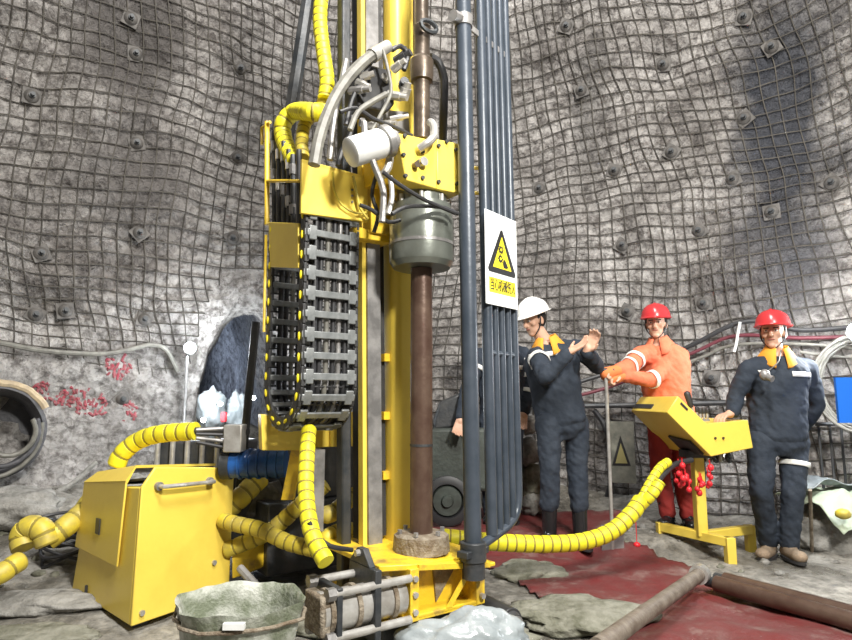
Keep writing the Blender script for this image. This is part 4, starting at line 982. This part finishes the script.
    for s in 'LR':
        an, kn = J['an'+s], J['kn'+s]; fd = J.get('foot'+s, bf); fd = V((fd.x, fd.y, 0)).normalized(); g = an-UP*.09
        m_ = MB(); m_.cap(an+(kn-an).normalized()*boot_h*.8+UP*.0, an-UP*.02, .058, .052); m_.cap(g+UP*.045-fd*.04, g+UP*.04+fd*.13, .046, .042); m_.ell(g+UP*.045+fd*.13, (.05, .055, .04), (UP.cross(fd), fd, UP))
        bo_ = m_.build('boot', boot, root, remesh=.009, sm=2)
        MB().prism([g+UP*.0+fd*(.045+.14*math.cos(a))+fd.cross(UP)*.055*math.sin(a) for a in [k*PI/8 for k in range(16)]], UP*.02).build('sole', BLACK, bo_)
    # collar
    if collar:
        cb_ = nk-su*.035; vs = []; n = 20
        for (dz, k) in ((-.035, 1.9), (-.022, 2.0), (.028, 1.45), (.055, 1.18), (.065, 1.08)):
            for q in range(n):
                a = 2*PI*q/n; fr = max(0, math.sin(a)); vs.append(cb_ + su*(dz+.01-.075*fr*(1 if dz < .0 else .4)) + bx*.063*k*math.cos(a)*1.0 + bf*(.070*k*math.sin(a)+.020))
        fs = [(i*n+q, i*n+(q+1) % n, (i+1)*n+(q+1) % n, (i+1)*n+q) for i in range(4) for q in range(n) if not (q in (4, 5))]
        o = MB().add(vs, fs).build('collar', collar, root, smooth=60); sf = o.modifiers.new('s', 'SOLIDIFY'); sf.thickness = .008
    # tapes
    for (s, k0, k1) in strips:      # k along the arm: 0..1 upper, 1..2 fore; legs: s = 'lL'/'lR'
        if len(s) == 2: ch_ = [J['hip'+s[1]], J['kn'+s[1]], J['an'+s[1]]]; rr_ = [.100, .080, .070]
        else: ch_ = [J['sh'+s], J['el'+s], J['wr'+s]]; rr_ = [.074, .063, .050]
        def at(k): i = min(1, int(k)); f = k-i; return ch_[i].lerp(ch_[i+1], f), rr_[i]+(rr_[i+1]-rr_[i])*f
        (p, ra), (q, rb) = at(k0), at(k1); ax_ = (q-p).normalized(); r1 = ax_.cross(V((.3, .2, 1))).normalized(); r2 = ax_.cross(r1); vs = []; bv = tb if len(s) == 2 else jb
        for k_ in range(4):
            c_ = p.lerp(q, k_/3)
            for a_ in range(24):
                dr_ = r1*math.cos(a_*PI/12)+r2*math.sin(a_*PI/12); h_ = bv.ray_cast(c_, dr_, ra*1.5)[0]; vs.append((h_ if h_ else c_+dr_*ra)+dr_*.006)
        o = MB().add(vs, [(i_*24+a_, i_*24+(a_+1) % 24, (i_+1)*24+(a_+1) % 24, (i_+1)*24+a_) for i_ in range(3) for a_ in range(24)]).build('reflective_tape', REFL, root, smooth=180); sf = o.modifiers.new('s', 'SOLIDIFY'); sf.thickness = .005; sf.offset = 1
    if chest_strip:
        for (h0, h1, a0, a1) in chest_strip:
            vs = []; n = 14
            for i_ in range(3):
                c, rx, ry = ts(h0+(h1-h0)*i_/2, 0)
                for q in range(n+1):
                    a_ = a0+(a1-a0)*q/n; dr_ = (bx*rx*math.cos(a_)+bf*ry*math.sin(a_)).normalized(); h_ = jb.ray_cast(c+dr_*.20, -dr_, .2)[0]; vs.append((h_ or c+dr_*.15)+dr_*.005)
            o = MB().add(vs, [(w_*(n+1)+q, w_*(n+1)+q+1, (w_+1)*(n+1)+q+1, (w_+1)*(n+1)+q) for w_ in range(2) for q in range(n)]).build('reflective_tape', REFL, root, smooth=180); sf = o.modifiers.new('s', 'SOLIDIFY'); sf.thickness = .005; sf.offset = 0
    if badge: c, rx, ry = ts(.40, .03); MB().box(c+bf*(ry+.004)+bx*badge, (.05, .012, .05), (bx, bf, su)).build('badge', AMBER, root)
    return root, body
GLOVE = mat('orange work glove', (.72, .20, .06), .8)
def gloves_mat_body(g): return SKIN
# right miner
d = 4.25
J = dict(head=D(773, 333, d-.02), neck=D(776, 351, d), pelvis=D(778, 436, d), shR=D(749, 370, d-.02), shL=D(806, 369, d+.02), elR=D(736, 396, d+.02), wrR=D(733, 413, d-.02), elL=D(817, 404, d+.12), wrL=D(803, 428, d+.20),
         hipR=D(762, 441, d), hipL=D(794, 441, d+.02), knR=D(761, 490, d-.02), knL=D(793, 490, d-.03), anR=D(768, 538, d+.16), anL=D(789, 544, d+.05))
J['footL'] = V((-.1, -1, 0)); J['footR'] = V((-.7, -.7, 0))
def ground(J):
    for s in 'LR':
        a = J['an'+s]; a.z = fh(a.x, a.y)+.095
ground(J)
rm, _ = person('miner in navy workwear and red helmet standing right of the yellow console', J, V((-.62, -.78, .05)), V((-.28, -.95, 0)), NAVY, NAVY, BOOTT, HRED, strips=[('lL', .42, .52)],
       chest_strip=[(.375, .405, .45, 1.1), (.375, .405, 1.85, 2.75)], hands={'R': ((-.9, -.3, -.2), (0, 0, -1), .9), 'L': ((-.6, .2, -.6), (0, 1, 0), .5)})
c = D(765, 375, d-.19); mk = MB().ell(c, (.035, .03, .04)); mk.cyl(c+V((.0, -.01, -.01)), c+V((.02, -.05, -.03)), .022, n=12); mk.build('dust_mask', STEEL, rm, label='grey dust mask hanging on the chest')
MB().tube(spline([D(781, 350, d-.09), D(778, 362, d-.15), D(767, 372, d-.17)], .02), .004, 6).build('mask_strap', DIRTW, rm)
# white helmet
d = 4.54
J = dict(head=D(534, 320, d-.03), neck=D(547, 340, d-.01), pelvis=D(561, 421, d), shR=D(538, 357, d-.10), shL=D(580, 348, d+.06), elR=D(545, 377, d-.30), wrR=D(568, 353, d-.36), elL=D(597, 366, d-.08), wrL=D(586, 352, d-.30),
         hipR=D(548, 424, d-.05), hipL=D(576, 424, d+.02), knR=D(550, 470, d-.08), knL=D(578, 472, d), anR=D(549, 522, d-.03), anL=D(580, 524, d-.02))
J['footL'] = V((.1, -1, 0)); J['footR'] = V((-.5, -.8, 0)); ground(J)
person('miner in navy workwear and white helmet gesturing with both open hands', J, V((-.82, -.5, -.30)), V((-.25, -.95, -.02)), NAVY, NAVY, BOOTB, HWHT,
       strips=[('R', .10, .22)], chest_strip=[(.425, .455, .8, 1.9)], hands={'R': ((.75, -.1, .45), (-.1, -.3, .9), .35), 'L': ((.45, -.2, .8), (-.6, -.7, .2), .5)}, boot_h=.30, badge=.07)
# orange miner
d = 4.83
J = dict(head=D(656, 324, d-.03), neck=D(659, 341, d), pelvis=D(671, 421, d), shR=D(640, 355, d-.10), shL=D(680, 356, d+.0), elR=D(630, 366, d-.25), wrR=D(617, 371, d-.34), elL=D(652, 380, d-.20), wrL=D(621, 376, d-.32),
         hipR=D(660, 424, d-.04), hipL=D(682, 424, d+.02), knR=D(660, 470, d), knL=D(682, 470, d), anR=D(668, 514, d), anL=D(688, 514, d))
J['footL'] = V((-.3, -1, 0)); J['footR'] = V((-.6, -.8, 0)); ground(J)
om, ob = person('miner in orange jacket, red trousers and red helmet leaning on a handle', J, V((-.45, -.88, -.02)), V((-.55, -.83, 0)), ORANGE, REDC, BOOTB, HRED, collar=ORANGE,
       strips=[('L', .93, 1.05), ('R', .95, 1.1), ('R', .40, .55)], chest_strip=[(.40, .47, -.15, .25)], hands={'R': ((-.8, -.2, -.2), (0, 0, -1), 1.9), 'L': ((-.8, -.2, -.2), (0, 0, -1), 1.9)})
for s in 'LR':
    w = J['wr'+s]; MB().cap(w, w+V((-.085, -.02, -.02)), .045, .050).build('glove', GLOVE, om, remesh=.01, sm=2, wr=.004, label='orange work glove')
p = D(606, 377, 4.45); g = gp(p.x, p.y); t = thing('long_handled_tool', 'thin steel handle standing upright under the orange-gloved hands', 'tool', g)
MB().tube([g, p+UP*.05], .013, 10).build('shaft', STEELB, t); MB().tube([p+UP*.05-V((.05, 0, 0)), p+UP*.05+V((.06, 0, 0))], .016, 10).build('grip', BLACK, t)
MB().box(g+UP*.08, (.16, .01, .2)).build('blade', STEEL, t)
# fourth man behind the guard
d = 5.05
J = dict(head=D(497, 325, d), neck=D(500, 343, d), pelvis=D(502, 418, d), shR=D(480, 356, d-.05), shL=D(522, 354, d+.05), elR=D(468, 388, d-.10), wrR=D(461, 418, d-.22), elL=D(529, 386, d+.0), wrL=D(524, 412, d-.10),
         hipR=D(490, 420, d), hipL=D(513, 420, d), knR=D(490, 466, d), knL=D(513, 466, d), anR=D(490, 508, d), anL=D(513, 508, d)); ground(J)
person('miner in navy workwear standing behind the blue grey guard pipes', J, V((-.5, -.86, 0)), V((-.2, -.97, 0)), NAVY, NAVY, BOOTB, HRED, strips=[('L', .2, .34), ('L', .62, .76), ('L', 1.2, 1.34), ('R', .3, .42)], chest_strip=[(.34, .37, .4, 2.7)])
# ------------------------------------------------------------------ machine behind the guard
mc = D(452, 505, 5.0); t = thing('generator_cart', 'grey green wheeled machine parked behind the drill rod and guard', 'machine', gp(mc.x, mc.y))
gz = fh(mc.x, mc.y)
MB().box(V((mc.x, mc.y+.15, gz+.52)), (.62, .5, .5)).build('housing', GREENG, t, bevel=.03)
MB().prism([D(434, 420, 4.95), D(440, 402, 4.95), D(462, 392, 4.95), D(478, 410, 4.95), D(478, 425, 4.95), D(434, 430, 4.95)], V((0, .35, 0))).build('hood', DARK, t, bevel=.02)
wl = D(447, 500, 4.85); MB()._lathe(wl, V((0, -1, 0)), [(0, .17), (.01, .19), (.06, .19), (.07, .17), (.07, .13), (.03, .12)], 28).build('wheel', BLK2, t); MB()._lathe(wl-V((0, .03, 0)), V((0, -1, 0)), [(0, .12), (.03, .11), (.03, .05), (.06, .04)], 20).build('hub', GREENG, t)
# small rubble heap of hoses right of the guard
for k, (u, v, r, m, lab) in enumerate([(526, 425, .09, STONEG, 'grey sack-like lump between the guard and the white-helmeted man'), (527, 452, .12, STONEG, 'pale rock below the grey lump behind the guard'), (529, 480, .14, STONE, 'mottled rock by the left boot of the white-helmeted man'), (531, 500, .13, STONEG, 'low pale rock on the ground beside the guard')]):
    p = D(u, v, 5.35); blob('rock', p, (r*1.1, r, r), m, lab, 'rock', k+4, .35, det=3)
# ------------------------------------------------------------------ wall sign, blue board, coil, tarp
sgc = wallhit(621, 452, .15)[0]; nrm = (CAM-sgc); nrm.z = 0; nrm.normalize(); sxx = V((-nrm.y, nrm.x, 0))
if sxx.x < 0: sxx = -sxx
ws = thing('wall_sign', 'grimy hanging sign with a warning triangle beside the orange miner', 'sign', sgc)
MB().box(sgc, (.24, .01, .55), (sxx, nrm, UP)).build('panel', SIGNG, ws)
MB().prism([sgc+sxx*x+UP*y+nrm*.006 for x, y in ((-.08, -.12), (0, .15), (.08, -.12))], nrm*.003).build('triangle', SIGNK, ws)
MB().prism([sgc+sxx*x+UP*y+nrm*.0095 for x, y in ((-.052, -.10), (0, .08), (.052, -.10))], nrm*.002).build('triangle_field', mat('faded yellow', (.22, .19, .07), .7), ws)
bb = D(852, 400, 3.9); o = MB().box(bb, (.20, .02, .29)).build('board', BLUES); tag(o, 'bright blue rectangular board at the right edge', 'board')
o.name = 'notice_board'
cc, _ = wallhit(860, 385, .2)
for k in range(6):
    n_ = (CAM-cc); n_.z = 0; n_.normalize(); s_ = V((-n_.y, n_.x, 0)); rx = .25+.012*(k % 3)+.006*k; rz = .32+.013*((k*2) % 3)+.006*k; cc = cc+V((0, 0, .012*math.sin(k*2.)))
    pts = [cc+n_*(.012*k)+s_*math.cos(a)*rx+UP*math.sin(a)*rz for a in [q*PI/16 for q in range(32)]]
    o = MB().tube(pts, .011, 8, closed=True).build('hose_coil', DIRTW); tag(o, 'turn of the white hose coil hung on the wall by the blue board', 'hose', 'turns of the white coiled hose')
def cloth(name, px, depth0, depth1, m, label, cat, seed=0, amp=.05):
    pass
# draped tarpaulin on a low heap at right
tp = D(832, 500, 4.6); 
def sheet(name, cx, cy, w, l, hf_, m, label, cat, n=40, rot=0, th=.006):
    vs = []
    for j in range(n+1):
        for i in range(n+1):
            x = (i/n-.5)*w; y = (j/n-.5)*l; X = cx+x*math.cos(rot)-y*math.sin(rot); Y = cy+x*math.sin(rot)+y*math.cos(rot); vs.append(V((X, Y, hf_(X, Y, i/n, j/n))))
    o = MB().add(vs, [(j*(n+1)+i, j*(n+1)+i+1, (j+1)*(n+1)+i+1, (j+1)*(n+1)+i) for j in range(n) for i in range(n)]).build(name, m, smooth=180)
    sf = o.modifiers.new('s', 'SOLIDIFY'); sf.thickness = th; return tag(o, label, cat)
sheet('tarpaulin', 3.18, 4.62, .80, .60, lambda X, Y, a, b: .42+.05*fbm(X*3, Y*3, 1)-.16*max(0, .3-b)*3.3-.08*max(0, .25-a)*3+.05*noise.noise(V((X*7, Y*7, 0))), TARP, 'pale green tarpaulin draped over a low heap at the right', 'tarpaulin', rot=.2)
hp_ = blob('rubble_heap', V((3.15, 4.70, .10)), (.42, .33, .24), STONEG, 'grey rubble heap under the green tarpaulin', 'heap', 2, .3)
o = sheet('plastic_sheet', 3.0, 4.66, .40, .25, lambda X, Y, a, b: .51+.06*noise.noise(V((X*9, Y*9, 2)))-.1*abs(a-.5), PLAST, 'crumpled white sheet lying on the green tarpaulin', 'sheet')
blob('float', D(843, 514, 4.25), (.05, .045, .035), HOSED, 'small yellow lump under the edge of the tarpaulin', 'lump', 3, .1, det=3)
tag(MB().tube([G(812, 552), D(810, 490, 4.2)], .012, 8).build('steel_bar', RUST), 'rusty bar standing upright beside the right-hand miner', 'bar')
rail_ = thing('railing', 'dark low railing in front of the right wall', 'railing', gp(3.1, 4.75))
p0, p1 = D(815, 424, 4.9), D(872, 424, 4.7)
MB().tube([p0, p1], .016, 8).build('top_bar', DARK, rail_)
for k in range(5): q = p0.lerp(p1, (k+.3)/5); MB().tube([q, V((q.x, q.y, fh(q.x, q.y)))], .010, 6).build('upright', DARK, rail_)
# lamp at right edge
pR = D(858, 332, 4.3); lamp('floodlight glaring beyond the right edge beside the cables', pR, .07, LAMPM, V((pR.x+.05, pR.y+.1, fh(pR.x, pR.y)+.1)))
plight('lamp light', pR+V((-.12, -.1, .02)), 55, (.92, .96, 1), .1)
# ------------------------------------------------------------------ floor things
def ground_poly(name, px, m, label, cat, dz=.012, th=.01, noiseamp=.008, grid=.05):
    P = [G(u, v) for u, v in px]; xs = [p.x for p in P]; ys = [p.y for p in P]
    def inside(x, y):
        c = False; n = len(P)
        for i in range(n):
            a, b = P[i], P[i-1]
            if (a.y > y) != (b.y > y) and x < (b.x-a.x)*(y-a.y)/(b.y-a.y)+a.x: c = not c
        return c
    nx = int((max(xs)-min(xs))/grid)+1; ny = int((max(ys)-min(ys))/grid)+1; idx = {}; vs = []; fs = []
    def gv(i, j):
        if (i, j) not in idx:
            x = min(xs)+i*grid; y = min(ys)+j*grid; idx[(i, j)] = len(vs); vs.append(V((x, y, fh(x, y)+dz+noiseamp*(1+noise.noise(V((x*5, y*5, 4)))))))
        return idx[(i, j)]
    for i in range(nx):
        for j in range(ny):
            if inside(min(xs)+(i+.5)*grid, min(ys)+(j+.5)*grid): fs.append((gv(i, j), gv(i+1, j), gv(i+1, j+1), gv(i, j+1)))
    o = MB().add(vs, fs).build(name, m, smooth=180); sf = o.modifiers.new('s', 'SOLIDIFY'); sf.thickness = th; return tag(o, label, cat)
ground_poly('floor_mat', [(425, 512), (528, 512), (620, 512), (612, 545), (650, 551), (690, 570), (713, 585), (780, 602), (860, 632), (930, 668), (640, 668), (604, 640), (546, 603), (515, 582), (490, 570), (455, 566), (430, 540)], carpet_mat(), 'dirty crimson mat spread over the ground right of the rig', 'mat', grid=.03)
# pipes on the mat
def drop(u, v, r): p = G(u, v, r); return p
pa, pb = D(712, 576, 3.55), D(900, 628, 2.75)
pa = ZP(716, 578, .10); pb = ZP(880, 622, .10)
for k, (dx, dz, lab) in enumerate([(0, 0, 'dark brown drill pipe lying nearest the camera in the right-hand pair'), (.085, .005, 'dark brown drill pipe lying behind the nearer one')]):
    t = thing('drill_pipe', lab, 'pipe', (pa+pb)/2-UP*.06, None)
    dd = (pb-pa).normalized(); off = V((dd.y, -dd.x, 0))*(-1 if V((dd.y, -dd.x, 0)).y < 0 else 1)*dx
    MB().cyl(pa+off+UP*(dz-.03), pb+off+UP*(dz-.03), .044, n=22).build('tube', RODM, t); MB().cyl(pa+off+UP*(dz-.03)-dd*.06, pa+off+UP*(dz-.03), .03, n=18).build('threaded_end', DARK, t)
pa = ZP(700, 574, .12); pb = D(597, 648, 2.35); pb.z = max(pb.z, .1)
t = thing('steel_pole', 'dusty brown pole slanting up to the dark pipes with a rounded end', 'pole', (pa+pb)/2)
MB().tube([pb, pa], .036, 22).build('shaft', WOODP, t); MB()._lathe(pa-(pa-pb).normalized()*.04, pa-pb, [(0, .038), (.0, .052), (.07, .052), (.085, .044), (.087, .02)], 22).build('end_cap', STEELB, t, label='bright steel end collar')
# stones
for (u, v, sx_, sy_, sz_, m, lab, sd_) in [(45, 605, .36, .16, .05, STONEG, 'flat grey stone slab on the ground left of the cabinet', 1), (530, 575, .22, .16, .06, STONE, 'greenish stone slab between the rig base and the crimson mat', 2), (580, 618, .34, .22, .06, STONE, 'large mottled stone slab along the edge of the mat', 3),
                                    (460, 640, .35, .2, .05, STONE, 'stone slab partly under the plastic heap', 5), (350, 628, .35, .15, .04, STONE, 'flat olive stone right of the sack', 6), (30, 640, .35, .12, .05, STONE, 'olive stone at the lower left corner', 7), (15, 515, .35, .25, .14, STONEG, 'rounded grey boulder behind the black hose loops', 8), (80, 560, .3, .12, .07, STONEG, 'grey rock partly behind the cabinet corner', 9)]:
    p = G(u, v); blob('stone_slab', V((p.x, p.y, p.z+sz_*.25)), (sx_, sy_, sz_), m, lab, 'stone', sd_, .32, freq=1.6)
q = D(262, 503, 3.85); o = MB().prism([D(243, 518, 3.75), D(286, 516, 3.75), D(284, 500, 3.75), D(266, 482, 3.75), D(256, 490, 3.75)], V((.1, .4, 0))).build('concrete_block', STONEG, bevel=.02); tag(o, 'pale concrete block under the blue motor', 'block')
# loose gravel
rr = random.Random(11); protos = []
for k in range(3):
    o = blob('pebble', V((0, 0, -9)), (.03, .025, .018), [STONE, STONEG, STONE][k], 'small loose stone on the muddy ground', 'stone', k*3, .5, 'loose stones on the ground', det=2); protos.append(o)
n = 0
while n < 150:
    u = rr.uniform(0, 852); v = rr.choice([rr.uniform(520, 560), rr.uniform(560, 650)]); 
    if 440 < u and v < 640 and u < 852 and (v > 545) and not (u > 640 and v < 545+ (u-640)*.28): continue
    if 60 < u < 240 and v > 520: continue
    p = G(u, v); o = protos[n % 3] if n < 3 else protos[n % 3].copy()
    if n >= 3: C.objects.link(o)
    s = rr.uniform(.35, 1.3); o.location = p+UP*.004; o.scale = (s, s, s); o.rotation_euler = (rr.uniform(-.3, .3), rr.uniform(-.3, .3), rr.uniform(0, 6)); n += 1
# plastic heap
blob('plastic_sheet', V(G(466, 662)+UP*.05), (.25, .12, .15), PLAST, 'crumpled cloudy plastic sheet heaped in front of the rig base', 'sheet', 6, .32, freq=1.3, det=5)
p = ZP(474, 603, .07); q = ZP(512, 622, .07); t = thing('rubber_roller', 'black cylinder lying in front of the rig base', 'cylinder', (p+q)/2)
MB().cyl(p, q, .062, n=26).build('barrel', BLACK, t, bevel=.004); dq = (q-p).normalized(); MB().cyl(q, q+dq*.03, .05, .04, 20).build('end_cap', DARK, t, label='creased end cap'); MB()._lathe(q+dq*.02, dq, [(0, .036), (.02, .036), (.02, .024), (.0, .022)], 18).build('ring', STEEL, t)
# sack bin
bc = ZP(240, 602, .37); bin_ = thing('waste_sack', 'open greenish woven sack stretched on a wire ring in the foreground', 'sack', V((bc.x, bc.y, 0)))
n = 56; rings = []; vs = []
def brr(a, k, z, seed=0):
    sq_ = 1/max(abs(math.cos(a)), abs(math.sin(a)))**.35; w = 1+ .03*noise.noise(V((math.cos(a)*3, math.sin(a)*3, z*4+seed)))+.035*noise.noise(V((a*5, z*2, 7)))+.010*math.sin(a*13+z*3)
    return V((bc.x+math.cos(a+.5)*.215*k*sq_*w, bc.y+math.sin(a+.5)*.19*k*sq_*w, z))
prof = [(.0, .62), (.02, .70), (.10, .76), (.20, .86), (.30, .94), (.355, 1.0), (.385, 1.04), (.38, 1.0), (.35, .96), (.25, .90), (.12, .80), (.05, .70), (.04, .05)]
for z, k in prof: vs += [brr(2*PI*j/n, k, z+ (.006*math.sin(5*2*PI*j/n)+.010*noise.noise(V((j*.3, 0, 0))) if z > .3 else 0)) for j in range(n)]
m = len(prof); MB().add(vs, [(i*n+j, i*n+(j+1) % n, (i+1)*n+(j+1) % n, (i+1)*n+j) for i in range(m-1) for j in range(n)] + [tuple(range(n))[::-1], tuple((m-1)*n+j for j in range(n))]).build('sack_body', SACK, bin_, smooth=60)
MB().tube([brr(2*PI*j/n, 1.03, .335) for j in range(n)], .007, 8, closed=True).build('wire_ring', RUST, bin_)
MB().box(brr(4.9-.5, 1.08, .36), (.07, .02, .02)).build('tape_piece', WHITE, bin_)
# ------------------------------------------------------------------ lights
def area(name, p, tgt, e, size, col=(1, 1, 1)):
    l = bpy.data.lights.new(name, 'AREA'); l.energy = e; l.size = size; l.color = col; o = bpy.data.objects.new(name, l); C.objects.link(o); o.location = p
    o.rotation_euler = (V(tgt)-V(p)).to_track_quat('-Z', 'Y').to_euler(); return o
area('floodlight', (1.9, -.9, 4.0), (-.1, 3.2, 1.5), 330, .5, (1, .97, .91))
area('floodlight', (.8, .6, 6.2), (-.9, 5.5, 2.6), 250, .8, (1, .98, .95))  # fill light added to brighten the back wall, no lamp there
area('high fill', (.4, 1.0, 7.0), (.4, 3.5, 0), 130, 1.5, (1, .98, .95))  # added overhead fill that lifts the wall brightness, not a real lamp
w = bpy.data.worlds.new('World'); sc.world = w; w.use_nodes = True; w.node_tree.nodes['Background'].inputs[0].default_value = (.5, .55, .6, 1); w.node_tree.nodes['Background'].inputs[1].default_value = .05
# ------------------------------------------------------------------ camera
cd = bpy.data.cameras.new('camera'); co = bpy.data.objects.new('camera', cd); C.objects.link(co); co.location = CAM
cd.sensor_fit = 'HORIZONTAL'; cd.sensor_width = 36; cd.lens = F*36/852; cd.clip_start = .05; co.rotation_euler = (PI/2+TH, 0, 0); sc.camera = co
sc.view_settings.view_transform = 'Standard'; sc.view_settings.look = 'None'; sc.view_settings.gamma = 1; sc.view_settings.exposure = .5; sc.view_settings.use_curve_mapping = False
